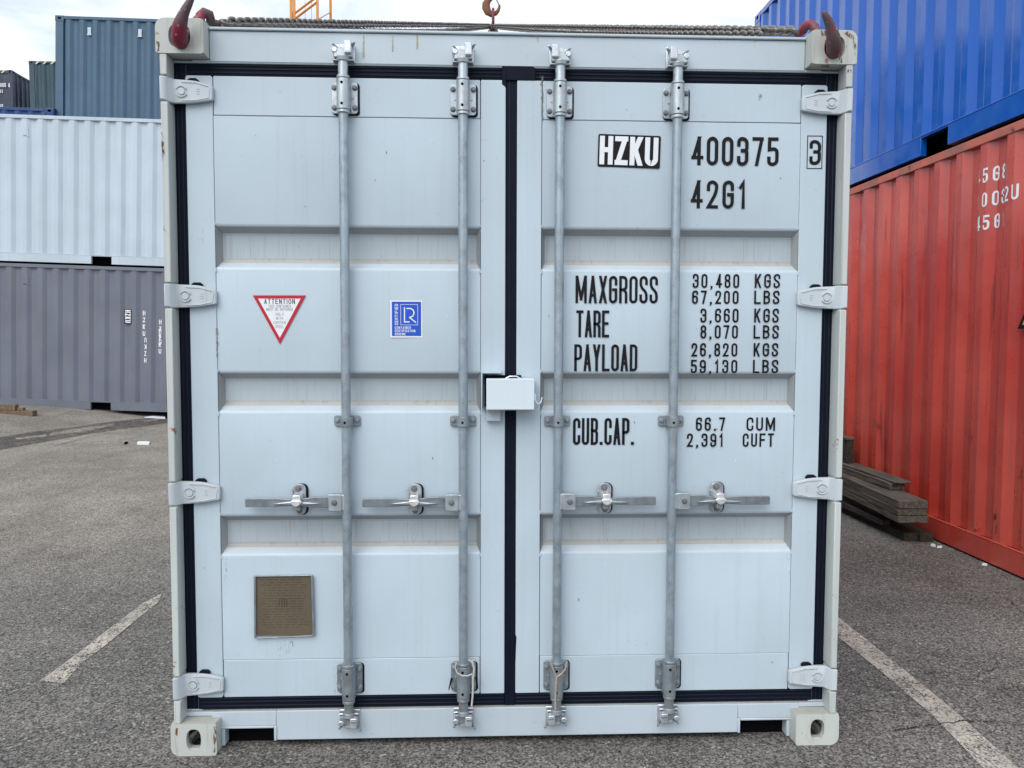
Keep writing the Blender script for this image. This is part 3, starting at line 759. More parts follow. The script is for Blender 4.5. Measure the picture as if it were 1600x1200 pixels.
# ------------------------------------------------------------------ hinges
def hinge(s, z, tilt=0):
    st = [(1.2085, .040, -.040, -.002), (1.196, .040, -.040, .000), (1.187, .041, -.043, .008), (1.178, .041, -.043, .026), (1.170, .040, -.042, .035), (1.120, .038, -.040, .038), (1.100, .036, -.038, .038), (1.050, .024, -.030, .040), (1.043, .020, -.027, .042)]
    m = MB(); vs = []; n = len(st)
    for x, a, b, y in st: vs += [(s * x, y, z + b), (s * x, y, z + a)]
    for x, a, b, y in st: vs += [(s * x, max(y + .016, .03), z + b), (s * x, max(y + .016, .03), z + a)]
    fs = []
    for i in range(n - 1):
        a, b, c, d = 2 * i, 2 * i + 1, 2 * i + 3, 2 * i + 2
        fs.append((a, b, c, d)); q = 2 * n; fs.append((a + q, d + q, c + q, b + q)); fs.append((a, d, d + q, a + q)); fs.append((b, b + q, c + q, c))
    fs += [(0, 2 * n, 2 * n + 1, 1), (2 * n - 2, 2 * n - 1, 4 * n - 1, 4 * n - 2)]
    if s > 0: fs = [f[::-1] for f in fs]
    m.add(vs, fs)
    o = m.build('hinge', m_cast2, doors[s], .0035, 50)
    # raised rim, split pin ring, stamped mark
    m = MB()
    m.tube([(s * 1.148, .036, z + .030), (s * 1.10, .0375, z + .0285), (s * 1.056, .0395, z + .017)], .0022, 6)
    m.tube([(s * 1.148, .036, z - .033), (s * 1.10, .0375, z - .031), (s * 1.056, .0395, z - .022), (s * 1.052, .0395, z + .012)], .0022, 6)
    for a0 in (25, 205):
        m.tube([(s * (1.148 + .0185 * math.cos(R_(a0 + a))), .0345, z - .002 + .0185 * math.sin(R_(a0 + a))) for a in range(0, 131, 13)], .0030, 6)
    m.cyl((s * 1.148, .040, z - .002), (s * 1.148, .032, z - .002), .012, 16)
    for dz in (-.008, .0, .008): m.box(s * 1.087, s * 1.097, .0368, .039, z + dz - .0018, z + dz + .0018)
    m.build('hinge_pin', m_cast2, o_parent(doors[s]), .0008)
    m = MB(); m.prism([(s * x, z + .036 + q) for x, q in ((1.132, .0), (1.092, -.002), (1.094, .006), (1.102, .012), (1.122, .012), (1.130, .007))][::-s], .046, .0595)
    m.build('rubber_stop', m_rubber, doors[s], .002)
    m = MB(); m.box(s * 1.2065, s * 1.184, .016, .098, z - .040, z + .038); m.build('hinge_lug', m_cast2, doors[s], .002)
def o_parent(o): return o
m_cast2 = paint('hinge_paint', (.50, .56, .60), .5, .07, .2, 0, .55, .7)
for z in hz: hinge(-1, z)
for z in hzR: hinge(1, z)

# ------------------------------------------------------------------ locking bars
RY = .025
def bolt(parent, x, z, y=.050, r=.0085, mat=None):
    m = MB(); m.cyl((x, y + .004, z), (x, y - .001, z), r * 1.25, 14); m.cyl((x, y, z), (x, y - .007, z), r, 6); m.cyl((x, y - .006, z), (x, y - .009, z), r * .55, 8)
    m.build('bolt', mat or m_bolt, parent, .0008)
def bearing(parent, x, z0, z1, top, mat, boltmat):
    """bearing housing bolted to the door: plate, sleeve, end collars, two drilled holes"""
    zp0, zp1 = (z0, z1) if top else (z0, z1)
    m = MB(); m.prism(rrect(x - .046, x + .046, zp0, zp1, .011), .050, .0595); m.build('bearing_plate', mat, parent, .0018)
    m = MB(); m.prism(rrect(x - .042, x + .052, zp0 - .005, zp1 - .001, .012), .0573, .0602); m.build('backing_pad', m_rubber, parent)
    a, b = (zp0 + .006, zp1 + .002) if top else (zp0 - .014, zp1 - .004)
    m = MB(); m.cyl((x, RY, a), (x, RY, b), .0235, 24)
    m.box(x - .0235, x + .0235, RY, .0505, a + .002, b - .002)
    m.build('bearing_sleeve', mat, parent, .0015)
    m = MB(); m.cyl((x, RY, a - .012), (x, RY, a - .0015), .0225, 24); m.build('collar', mat, parent, .002); m = MB(); m.cyl((x, RY, b + .0015), (x, RY, b + .012), .0225, 24); m.build('collar', mat, parent, .002)
    for f in (.16, .84):
        m = MB(); zz = a + (b - a) * (1 - f) + (.0 if top else .003); m.cyl((x - .002, RY - .0242, zz), (x - .002, RY - .018, zz), .0048, 12)
        m.build('drilled_hole', m_dark, parent)
    for dx in (-.0355, .0365):
        for zz in (zp0 + .020, zp1 - .020): bolt(parent, x + dx, zz, .0495, .0080, boltmat)
    for dx in (-.028, .030):
        m = MB(); m.cyl((x + dx, .0495, (zp0 + zp1) / 2), (x + dx, .046, (zp0 + zp1) / 2), .003, 8)
        m.build('grease_nipple', m_bright if not top else mat, parent)
def cam_end(parent, x, z, top, side, mat):
    """cam on the bar end and the keeper it grips; side = where the broad keeper jaw stands; z = keeper centre"""
    u = 1 if top else -1
    m = MB()
    m.cyl((x, RY, z - u * .052), (x, RY, z - u * .018), .0165, 18); m.cyl((x, RY, z - u * .034), (x, RY, z - u * .016), .0205, 18, .024)
    m.prism([(x - .032, z - u * .022), (x + .034, z - u * .020), (x + .026, z - u * .002), (x + .010, z + u * .012), (x - .012, z + u * .014), (x - .028, z - u * .004)][::u], RY - .012, RY + .016)
    m.build('cam', mat, parent, .003)
    m = MB()
    m.box(x - .038, x + .038, .046, .0575, z - .030, z + .034)
    m.prism(rrect(x + side * .019 - .0125, x + side * .019 + .0125, z - .012 if top else z - .020, z + .034 if top else z + .018, .005), RY - .022, .05)
    m.cyl((x - side * .027, .05, z + u * .004), (x - side * .027, RY - .014, z + u * .004), .0125, 14, .0105)
    m.box(x - .036, x + .036, RY - .004, .05, z - u * .030, z - u * .024)
    m.box(x - .010, x + .012, RY - .012, .05, z + u * .006, z + u * .024)
    m.build('keeper', m_bright, parent, .003)
    m = MB()
    m.tube([(x + side * .026, .045, z + u * .020), (x + side * .043, .012, z + u * .031)], [.006, .0045], 8); m.build('cam_lug', mat, parent, .0015); m = MB()
    m.tube([(x - side * .020, .045, z + u * .016), (x - side * .035, .016, z + u * .026)], [.0055, .004], 8); m.build('cam_lug', mat, parent, .0015); m = MB()
    m.box(x + side * .022 - .011, x + side * .022 + .011, RY - .0235, RY - .018, z - u * .002, z - u * .010)
    m.build('keeper_lip', mat, parent, .0015)
def locking_bar(x, topz, botz, midz, side):
    m = MB(); m.cyl((x, RY, .30), (x, RY, 2.31), .0168, 28); bar = m.build('locking_bar', m_rod, main, 0, 40)
    m = MB(); m.cyl((x, RY, topz[1] + .012), (x, RY, topz[1] + .052), .0175, 20); m.build('bar_end', m_galv, bar)
    m = MB(); m.cyl((x, RY, botz[0] - .06), (x, RY, botz[0] - .012), .0170, 20); m.build('bar_end', m_galvd, bar)
    bearing(bar, x, topz[0], topz[1], True, m_galv, m_bolt)
    bearing(bar, x, botz[0], botz[1], False, m_galvd, m_galvd)
    cam_end(bar, x, topz[1] + .095, True, side, m_galv); cam_end(bar, x, botz[0] - .095, False, side, m_galvd)
    # mid clamp
    m = MB(); m.prism(rrect(x - .048, x + .046, midz - .019, midz + .019, .008), .052, .0595); m.build('clamp_plate', m_galvd, bar, .0015)
    m = MB(); vs = []; n = 12
    for zz in (midz - .017, midz + .017):
        for rr in (.0195, .0225):
            for k in range(n + 1):
                a = math.pi * k / n; vs.append((x - math.cos(a) * rr, RY - math.sin(a) * rr, zz))
    N = n + 1; fs = []
    for k in range(n): fs += [(N + k, N + k + 1, 3 * N + k + 1, 3 * N + k), (k, 2 * N + k, 2 * N + k + 1, k + 1), (k, k + 1, N + k + 1, N + k), (2 * N + k, 3 * N + k, 3 * N + k + 1, 2 * N + k + 1)]
    m.add(vs, fs)
    for k in (-1, 1): m.box(x + k * .0195, x + k * .0228, RY, .053, midz - .0168, midz + .0168)
    m.build('clamp_strap', m_galvd, bar, .001)
    m = MB(); m.cyl((x - .002, RY - .0232, midz - .002), (x - .002, RY - .018, midz - .002), .0045, 12); m.build('drilled_hole', m_dark, bar)
    bolt(bar, x - .036, midz + .001, .0515, .0078, m_galvd); bolt(bar, x + .035, midz + .002, .0515, .0078, m_galvd)
    # small welded collar and rust nick
    return bar
def handle(bar, x, s, z, hubx, tipx):
    """hinged bar handle lying across its catch; s = side the handle points to"""
    m = MB(); m.prism(rrect(*sorted((x + s * .016, x + s * .064)), z - .030, z + .031, .006), .006, .013)
    m.box(*sorted((x + s * .012, x + s * .062)), .0135, .036, z + .022, z + .030); m.box(*sorted((x + s * .012, x + s * .062)), .0135, .036, z - .029, z - .022)
    m.box(*sorted((x + s * .004, x + s * .020)), .010, .036, z - .029, z + .028)
    m.build('handle_bracket', m_bright2, bar, .0025)
    bolt(bar, x + s * .042, z + .001, .0055, .0085, m_bolt)
    zt = z - .002
    # flat bar, waisted at the catch
    pts = [(x + s * .030, .017), (hubx - s * .060, .017), (hubx - s * .020, .011), (hubx + s * .030, .009), (hubx + s * .075, .0125), (tipx - s * .002, .0125), (tipx, .010)]
    top = [(a, z + .0035 + h) for a, h in pts]; bot = [(a, z - .0035 - h * .9) for a, h in pts]
    if s > 0: poly = bot + top[::-1]
    else: poly = top + bot[::-1]
    if s < 0: poly = [(a, b) for a, b in (bot[::-1] + top)]
    m = MB(); m.prism(poly, .0145, .0245); m.build('handle', m_galvh, bar, .0025)
    m = MB()      # the raised ridge where the handle passes the catch
    m.prism([(hubx - .085, z - .002), (hubx - .020, z - .006), (hubx + .045, z - .006), (hubx + .082, z - .001), (hubx + .03, z + .004), (hubx - .03, z + .006)], .0035, .0150)
    m.build('handle_rib', m_galv, bar, .003)
    # catch: oval base plate on a rubber pad, two bolts, hasp
    hx = hubx
    m = MB(); m.prism(rrect(hx - .022 + .006, hx + .024 + .006, z - .052, z + .062, .021, 6), .054, .0605); m.build('catch_pad', m_rubber, bar)
    m = MB(); m.prism(rrect(hx - .024, hx + .024, z - .050, z + .062, .020, 6), .045, .0538); m.build('catch_plate', m_galv, bar, .0015)
    bolt(bar, hx - .003, z + .045, .0445, .0095, m_bolt); bolt(bar, hx, z - .036, .0445, .0085, m_bolt)
    m = MB(); m.prism([(hx - .015, z + .010), (hx + .015, z + .010), (hx + .013, z + .030), (hx - .013, z + .030)], -.002, .046)
    m.prism([(hx - .021, z + .008), (hx - .012, z - .005), (hx, z - .010), (hx + .012, z - .005), (hx + .021, z + .008), (hx + .014, z + .013), (hx - .014, z + .013)], -.010, .004)
    m.build('hasp', m_zinc, bar, .0025)
    m = MB(); m.prism([(hx - .012, z - .028), (hx + .012, z - .028), (hx + .010, z - .010), (hx - .010, z - .010)], .008, .046); m.build('hasp_base', m_galvd, bar, .002)
    m = MB(); m.cyl((hx - .026, .040, z + .032), (hx - .026, .040, z + .042), .005, 8); m.build('pin', m_bright, bar)
m_bright2 = galv('bracket_steel', (.42, .475, .51), .42, .65, .18); m_galvh = galv('handle_steel', (.28, .32, .35), .4, .75, .4)
m_zinc = galv('polished_catch', (.80, .81, .82), .28, .6, .06)
BX = [-.588, -.1715, .1705, .588]
for i, x in enumerate(BX):
    top = (2.291, 2.400) if i < 2 else (2.289, 2.398)
    bot = (.203, .312)
    b = locking_bar(x, top, bot, onY((544, 724, 870, 1046)[i], 658, .04).z, 1 if i < 2 else -1)
    b['label'] = ('leftmost locking bar, handle pointing left', 'locking bar left of the door gap, a cord tied to its foot', 'locking bar right of the door gap, a twisted cord tied to its foot', 'rightmost locking bar, handle pointing right')[i]
    s = -1 if i < 2 else 1
    hub = ((466, 780), (648, 780), (946, 778), (1122, 777))[i]; tip = ((383, 787), (566, 783), (1025, 783), (1203, 784))[i]
    hp = onY(*hub, .03); tp = onY(*tip, .015)
    handle(b, x, s, hp.z - .010, hp.x, tp.x)

# ------------------------------------------------------------------ lock box over the door gap
lbp = empty('lock_box', (0, 0, 0)); lbp.parent = main
a = onY(760, 592, -.02); b = onY(835, 641, -.02)
m = MB(); X0, X1, Z1, Z0 = a.x, b.x, a.z, b.z
m.box(X0, X1, -.020, -.015, Z0, Z1); m.box(X0, X1, -.0149, .052, Z1 - .005, Z1); m.box(X0, X0 + .005, -.0149, .052, Z0, Z1 - .0052); m.box(X1 - .005, X1, -.0149, .052, Z0, Z1 - .0052)
m.build('lock_box_cover', paint('lock_box_paint', (.60, .69, .75), .45, .05, .05, 0, .1, .5), lbp, .0045, seg=3)
m = MB(); p = onY(752, 583, .0).x; zt, zb2 = onY(752, 581, .0).z, onY(752, 640, .0).z
m.box(p, p + .004, .0, .0595, zb2, zt - .006); m.box(p, p + .072, .0, .0595, zt - .006, zt); m.build('lock_bracket', m_door, lbp, .0018)
m = MB(); m.box(p + .012, X1 - .045, .030, .0598, Z0 + .01, Z1 + .01); m.build('lock_body', m_dark, lbp)
m = MB(); q0, q1 = onY(760, 645, .03), onY(782, 658, .03); m.box(q0.x, q1.x, .030, .0595, q1.z, Z0 + .012); m.build('lock_tab', m_frame, lbp, .0015)
m = MB(); c = onY(803, 590, .02); m.tube([(c.x - .03, .03, c.z - .004), (c.x - .015, .03, c.z + .004), (c.x + .01, .03, c.z + .004), (c.x + .028, .03, c.z - .006)], .003, 8); m.build('lock_rod', m_bright, lbp)
m = MB(); m.tube([(p + .0025, .0585, zb2 + .004), (p + .0025, .0590, (zb2 + zt) / 2), (p + .0025, .0585, zt - .004)], .0042, 6); m.build('weld_seam', m_frame, lbp)
m = MB(); m.tube([(X0 + .004, -.0205, Z0 + .0035), (X0 + .07, -.0208, Z0 + .004), (X1 - .004, -.0205, Z0 + .0035)], .0022, 6); m.build('weld_seam', m_frame, lbp)
m = MB(); h = [onY(*q, .0) for q in ((836, 617), (837, 627), (841, 631), (845, 629), (847, 621))]
m.tube(h, .0021, 8); m.box(X1 - .001, h[0].x + .003, -.003, .006, h[0].z - .018, h[0].z + .004); m.build('cable_hook', m_white, lbp)

# ------------------------------------------------------------------ markings on the doors
def boxpx(x0, y0, x1, y1, Y=.0608):
    a, b = onY(x0, y1, Y), onY(x1, y0, Y); return a.x, (a.z + onY(x1, y1, Y).z) / 2, b.x - a.x, (onY(x0, y0, Y).z + b.z) / 2 - (a.z + onY(x1, y1, Y).z) / 2
YT = .0588
def marking(s, x0, y0, x1, y1, t, gap=.55, side=1, mat=None):
    m = MB(); u, v, w, h = boxpx(x0, y0, x1, y1)
    text(m, s, u, v, w, h, t, gap, flat(YT)); o = m.build('lettering', mat or m_black, doors[side], smooth=0); return o
marking('400375', 1080, 214, 1217, 259, .0125, .32)
marking('42G1', 1079, 282, 1168, 326, .0120, .38)
marking('3', 1264, 219, 1283, 258, .0120)
m = MB(); u, v, w, h = boxpx(1260, 212, 1285.5, 264); t = .0028
for a in ((u, u + t, v, v + h), (u + w - t, u + w, v, v + h), (u + t, u + w - t, v, v + t), (u + t, u + w - t, v + h - t, v + h)): m.box(a[0], a[1], .0588, .0592, a[2], a[3])
m.build('check_digit_frame', m_black, doors[1], smooth=0)
marking('MAXGROSS', 899, 431, 1028, 474, .0096, .22)
marking('TARE', 900, 485, 952, 527, .0096, .18)
marking('PAYLOAD', 897, 538, 996, 580, .0096, .20)
marking('CUB.CAP.', 895, 653, 991, 695, .0098, .20)
for s1, x0, x1, s2, x2, x3, y0, y1 in (('30,480', 1082, 1155, 'KGS', 1179, 1219, 428, 450), ('67,200', 1081, 1154, 'LBS', 1178, 1218, 454, 475), ('3,660', 1094, 1154, 'KGS', 1178, 1217, 482, 504),
                                       ('8,070', 1094, 1153, 'LBS', 1177, 1217, 508, 529), ('26,820', 1080, 1152, 'KGS', 1177, 1216, 536, 557), ('59,130', 1079, 1152, 'LBS', 1176, 1216, 562, 583),
                                       ('66.7', 1087, 1133, 'CUM', 1166, 1211, 652, 673), ('2,391', 1073, 1131, 'CUFT', 1160, 1209, 677, 698)):
    marking(s1, x0, y0, x1, y1, .0067, .46); marking(s2, x2, y0, x3, y1, .0067, .40)
# owner code on its black label
m = MB(); u, v, w, h = boxpx(934, 211, 1032, 262); cx, cz = u + w / 2, v + h / 2; ang = -.022
F = flat(0, ang, cx, cz); P = [(F(a, b)[0], F(a, b)[2]) for a, b in rrect(u, u + w, v, v + h, .006)]
m.c = 0; m.prism(P, .0590, .0597); m.c = 1
text(m, 'HZKU', u + .006, v + .008, w - .014, h - .014, .0175, .14, flat(.0587, ang, cx, cz))
m.build('owner_code_label', [m_black, m_white], doors[1], smooth=0)
# warning triangle
m = MB(); A, B, C = onY(395, 461.5), onY(478, 461.5), onY(437.5, 538); cen = (A + B + C) / 3
def tri(k): return [(cen.x + (p.x - cen.x) * k, cen.z + (p.z - cen.z) * k) for p in (C, B, A)]
m.c = 0; m.prism(tri(1.0), .0592, .0598); m.c = 1; m.prism(tri(.80), .0589, .0591)
for i, (s_, w_, h_, t_, y_) in enumerate((('ATTENTION', 48, 8, .0026, 471), ('THIS CONTAINER', 35, 4.5, .0011, 478.5), ('MUST BE REPAIRED', 41, 4.5, .0011, 483.5), ('ONLY', 13, 4.5, .0011, 491), ('WITH', 11, 4, .0011, 497.5), ('CORTEN', 19, 4.5, .0011, 504), ('STEEL', 13, 4.5, .0011, 510.5))):
    m.c = 2 if i == 0 else 3; u, v, w, h = boxpx(437 - w_ / 2, y_ - h_ / 2, 437 + w_ / 2, y_ + h_ / 2); text(m, s_, u, v, w, h, t_, .35, flat(.0587))
m.build('warning_sticker', [m_red, m_white, m_ink, m_greyink], doors[-1], smooth=0)
# certification sticker
m = MB(); u, v, w, h = boxpx(610, 469.5, 660, 527.5); m.c = 0; m.box(u, u + w, .0593, .0598, v, v + h)
u, v, w, h = boxpx(612.5, 471.5, 658, 525); m.c = 1; m.box(u, u + w, .0590, .0592, v, v + h); m.c = 0
for s_, x0, y0, x1, y1 in (('CONTAINER', 617, 510, 642, 514), ('CERTIFICATION', 617, 515, 649, 519), ('SCHEME', 617, 520, 634, 524)):
    a = boxpx(x0, y0, x1, y1); text(m, s_, a[0], a[1], a[2], a[3], .0015, .35, flat(.0588))
a = boxpx(617, 475, 622, 508)
def vert(u_, v_, li=0): return (a[0] + a[2] - v_, .0588 - li * .0001, a[1] + u_)
text(m, 'CERTIFIED', 0, 0, a[3], a[2], .0019, .3, vert)
a = boxpx(626, 475.5, 653, 508); t = .0014
for q in ((a[0], a[0] + a[2], a[1], a[1] + t), (a[0], a[0] + a[2], a[1] + a[3] - t, a[1] + a[3]), (a[0], a[0] + t, a[1] + t, a[1] + a[3] - t), (a[0] + a[2] - t, a[0] + a[2], a[1] + t, a[1] + a[3] - t)): m.box(q[0], q[1], .0587, .0589, q[2], q[3])
def poly(pts, t, li=0):
    P_ = [Vector((onY(x, y, .0588).x, onY(x, y, .0588).z)) for x, y in pts]; L, Rr = ribbon(P_, False, t); n = len(P_)
    m.add([(p.x, .0588 - li * .0001, p.y) for p in L + Rr], [(i, i + 1, n + i + 1, n + i) for i in range(n - 1)])
poly([(632, 480), (632, 503), (640, 503)], .0042); poly([(635, 482), (642, 482), (646, 485), (647, 489), (645, 494), (640, 496), (650, 504)], .0042, 1)
m.build('certification_sticker', [m_white, m_blue], doors[-1], smooth=0)
# data plate in its holder
m = MB(); u, v, w, h = boxpx(402, 901, 487, 992, .055)
m.c = 0; m.box(u - .004, u + w + .002, .0545, .0595, v - .002, v + h + .002); m.c = 1
for (a, b_) in (((u - .006, v - .006), (u - .004, v + h + .004)), ((u + w + .006, v), (u + w + .002, v + h + .004))): m.tube([(a[0], .051, a[1]), (b_[0], .051, b_[1])], .0042, 8)
m.tube([(u - .008, .051, v - .010), (u + w, .051, v - .003), (u + w + .006, .051, v + .006)], .0030, 8); m.tube([(u - .006, .051, v + h + .004), (u + w + .004, .051, v + h + .005)], .0030, 8)
m.c = 2; rnd = random.Random(3)
zz = v + h - .012
for k in range(19):
    xx = u + .008 + rnd.random() * .03
    while xx < u + w - .02 - rnd.random() * .03:
        l = .006 + rnd.random() * .02; m.box(xx, xx + l, .0540, .0544, zz, zz + (.0024 if k < 3 else .0016)); xx += l + .003 + rnd.random() * .008
    zz -= .0098
for k in range(5): m.box(u + .07, u + w - .03, .0541, .0544, v + h * .62 - k * .010, v + h * .62 - k * .010 + .0008)
for k in range(4): m.box(u + w * .40 + k * .009, u + w * .40 + k * .009 + .0035, .0539, .0543, v + h * .50, v + h * .62)
m.build('data_plate', [m_platebr, m_galvd, m_plateln], doors[-1], .0008)

# ------------------------------------------------------------------ stains on the container: rust runs and chips
def stain(parent, pts, mat, y):
    P_ = [onY(a, b, y) for a, b in pts]; m = MB(); m.add([(p.x, y, p.z) for p in P_], [tuple(range(len(P_)))]); m.build('rust_mark', mat, parent, smooth=0)
def stainmat(name, col, keep=.5):
    s = NT(name); s.vec = s.tc.outputs['Object']; s.fin(s.mix(s.noise(90, 4), dim(col, .6), dim(col, 1.3)), .8, 0, .2)
    f = s.ramp(s.noise(1, 6, .65, (150, 150, 40)), keep - .10, keep + .10); tr = s.t.nodes.new('ShaderNodeBsdfTransparent'); q = s.t.nodes.new('ShaderNodeMixShader')
    s.l(f, q.inputs[0]); s.l(s.b.outputs[0], q.inputs[1]); s.l(tr.outputs[0], q.inputs[2]); s.l(q.outputs[0], s.out.inputs[0]); return s.m
m_run = stainmat('ochre_rust_run', (.42, .39, .29), .50); m_rst = stainmat('rust', (.17, .070, .03), .485); m_grime = stainmat('grime', (.22, .22, .20), .47)
for x, l in ((568, 36), (614, 26), (652, 22), (840, 14), (1180, 20)): stain(main, [(x - 1.2, 55), (x + 1.2, 55), (x + 1.6, 55 + l), (x - 1.6, 55 + l)], m_run, .0572)
stain(main, [(333, 1135), (339, 1135), (337, 1175), (333, 1180)], m_rst, -.0012); stain(main, [(274, 1137), (278, 1137), (277, 1150), (274, 1148)], m_rst, -.0012)
stain(main, [(244, 64), (249, 65), (249, 78), (246, 81)], m_rst, -.0012); stain(main, [(252, 205), (255, 213), (257, 240), (253, 252), (252, 228)], m_rst, .0008)
stain(main, [(1317, 70), (1324, 72), (1315, 82), (1316, 98), (1309, 99), (1313, 84)], m_rst, -.0012); stain(main, [(1324, 49), (1334, 56), (1338, 72), (1336, 90), (1333, 62), (1318, 52)], m_rst, -.0012)
stain(main, [(1282, 47), (1300, 48), (1298, 54), (1284, 56)], m_rst, -.0012); stain(main, [(1323, 108), (1331, 109), (1330, 114), (1324, 113)], m_rst, .0008)
stain(doors[-1], [(337, 513), (341, 512), (341, 552), (338, 562)], m_grime, .0592)
for q in ([(844, 118), (849, 118), (849, 190), (846, 188)], [(1186, 146), (1192, 146), (1190, 158), (1185, 156)]): stain(doors[1], q, m_grime, .0592)
rn = random.Random(11)
for k in range(46):
    side = rn.choice((-1, 1)); x = side * rn.uniform(.06, 1.12); z = rn.uniform(.2, 2.4)
    if any(zb_ - .02 < z < zt_ + .02 for zt_, zb_ in BANDS) and .1 < abs(x) < 1.05: continue
    a = rn.uniform(.0008, .0024); b_ = a * rn.uniform(1, 3.5)
    m = MB(); m.add([(x - a, .0593, z), (x, .0593, z - b_), (x + a, .0593, z), (x, .0593, z + b_)], [(0, 1, 2, 3)]); m.build('paint_chip', rn.choice((m_greyink, m_greyink, m_rustpaint, m_white)), doors[side], smooth=0)

m_soft = stainmat('faint_grime_run', (.30, .31, .30), .36)
for x, y, w, l in ((524, 1040, 5, 44), (545, 812, 7, 50), (724, 812, 6, 46), (872, 808, 6, 46), (1048, 806, 7, 48), (466, 812, 8, 40), (648, 812, 8, 36), (946, 808, 8, 38), (1122, 806, 8, 38), (445, 1000, 16, 24), (352, 870, 3, 60), (1232, 862, 3, 50)):
    stain(doors[-1 if x < 800 else 1], [(x - w, y), (x + w, y), (x + w * .5, y + l), (x - w * .5, y + l)], m_soft, .0590)
# ------------------------------------------------------------------ ropes tied to the bar feet
def twist(mb, path, r, n=60, turns=14):
    P_ = [Vector(p) for p in path]; L = [0]
    for i in range(1, len(P_)): L.append(L[-1] + (P_[i] - P_[i - 1]).length)
    def at(t):
        s = t * L[-1]
        for i in range(1, len(P_)):
            if s <= L[i] or i == len(P_) - 1: return P_[i - 1].lerp(P_[i], (s - L[i - 1]) / max(1e-9, L[i] - L[i - 1]))
    for ph in (0, math.pi):
        mb.tube([at(k / n) + Vector((math.cos(ph + turns * 2 * math.pi * k / n) * r * .55, math.sin(ph + turns * 2 * math.pi * k / n) * r * .4, 0)) for k in range(n + 1)], r * .62, 6)
def pp(*q, y=-.004): return [onY(a, b, y) for a, b in q]
m = MB(); twist(m, pp((738, 1032), (741, 1045), (739, 1062), (739, 1082), (737, 1104)), .0034, 90, 10)
m.tube(pp((713, 1036), (711, 1043), (714, 1051), (722, 1056), (731, 1056), (738, 1053)), .0026, 8); m.tube(pp((732, 1031), (737, 1034), (740, 1042)), .0026, 8)
tag(m.build('rope', m_rope), 'pale twisted cord looped round the foot of the bar left of the gap', 'rope')
m = MB(); twist(m, pp((870, 1058), (869, 1072), (868, 1090), (868, 1110)), .0036, 80, 9); twist(m, pp((860, 1031), (864, 1045), (870, 1058)), .0026, 40, 5)
m.tube(pp((886, 1034), (883, 1046), (877, 1053), (870, 1058)), .0030, 8)
tag(m.build('rope', m_rope2), 'rust stained twisted cord hanging in a Y at the bar right of the gap', 'rope')
m = MB()
for q in (((706, 1060), (701, 1078)), ((744, 1058), (747, 1076))): m.tube(pp(*q, y=.035), [.0045, .0015], 6)
m.build('rubber_flap', m_rubber, main)

# ------------------------------------------------------------------ background containers
def rot_vec(rot, v): 
    from mathutils import Euler
    return Euler(rot).to_matrix() @ Vector(v)
# right-hand stack: runs straight away from us, red below, blue above
XR = 3.28 + hw
red = container(12.192, HH, m_cred, m_cred, 'weathered red container standing on the ground at the right with white markings', (XR, 1.2 + 6.096, 0), (0, 0, -math.pi / 2), castmat=m_cred, phase=.267, group=None)
for c in red.children:
    if c.name.startswith('top_rail'): c.data.materials[0] = m_credrail
blue = container(6.058, HS, m_cblue, m_cblue, 'bright blue container stacked on top of the red one at the right', (XR, 4.15, 2.902), (0, 0, -math.pi / 2), phase=.060)
m = MB(); m.box(-1.6, 1.6, -W_ / 2 + .06, -W_ / 2 + .2, 0, .001)
# red side text: local X = distance towards us
def red_text(s, row_px, y_px, hgt, wid, parent):
    m = MB(); p = onX(row_px, y_px, 3.296); u0 = (1.2 + 6.096) - p.y
    def M(u, v, li=0): return (u, -(hw - .012 - corr(u + .267)) - .0025 - li * .0002, v)
    text(m, s, u0, p.z, wid, hgt, .0145, .60, M, fine=.006); m.build('lettering', m_white, parent, smooth=0)
red_text('45G8', 1526, 290, .098, .272, red); red_text('10062U', 1526, 327, .098, .413, red); red_text('45G1', 1526, 362, .098, .263, red)
# warning triangle sticker near the right border
m = MB(); p = onX(1590, 514, 3.29); u0 = (1.2 + 6.096) - p.y
m.c = 0; Pm = [(u0, p.z), (u0 + .24, p.z), (u0 + .12, p.z + .20)]
yy = -(hw - .012) - .004
m.add([(a, yy, b) for a, b in Pm] + [(a, yy + .002, b) for a, b in Pm], [(0, 1, 2), (5, 4, 3), (0, 3, 4, 1), (1, 4, 5, 2), (2, 5, 3, 0)])
cu, cv = u0 + .12, p.z + .067; m.c = 1; m.add([(cu + (a - cu) * .62, yy - .001, cv + (b - cv) * .62) for a, b in Pm], [(0, 1, 2)])
m_yel = plain('yellow_sticker', (.72, .42, .02), .5); m.build('warning_sticker', [m_black, m_yel], red, smooth=0)
# torn seal strip lying along the red container's bottom rail
m = MB(); P_ = [onX(x, y, 3.276) for x, y in ((1472, 815), (1490, 822), (1512, 829), (1535, 838), (1560, 849), (1590, 862), (1612, 872))]
for i in range(len(P_) - 1):
    a, b = P_[i], P_[i + 1]; w1 = random.uniform(.004, .016); m.add([a, b, b + Vector((0, 0, .01)), a + Vector((0, 0, w1))], [(0, 1, 2, 3)])
m_pink = plain('peeling_primer', (.55, .22, .19), .7); 
# left-hand rows, seen square on and leaning slightly to the right with the ground
TILT = .031; ROT = (0, TILT, YAW)
ax, ay, az = rot_vec(ROT, (1, 0, 0)), rot_vec(ROT, (0, 1, 0)), rot_vec(ROT, (0, 0, 1))
pb = depth(68, 637.6, 14.36) - az * .014 + ay * (hw - .004)
grey = container(6.058, HS, m_cgrey, m_cgrey, 'purple-grey container on the ground at the left, vertical white letters on its side', pb, ROT, vents=(-.32,), phase=.1)
white = container(6.058, HS, m_cwhite, m_cwhite, 'pale blue-white container stacked on the purple-grey one at the left', pb + az * (HS + .012), ROT, vents=(-.32,), phase=.1)
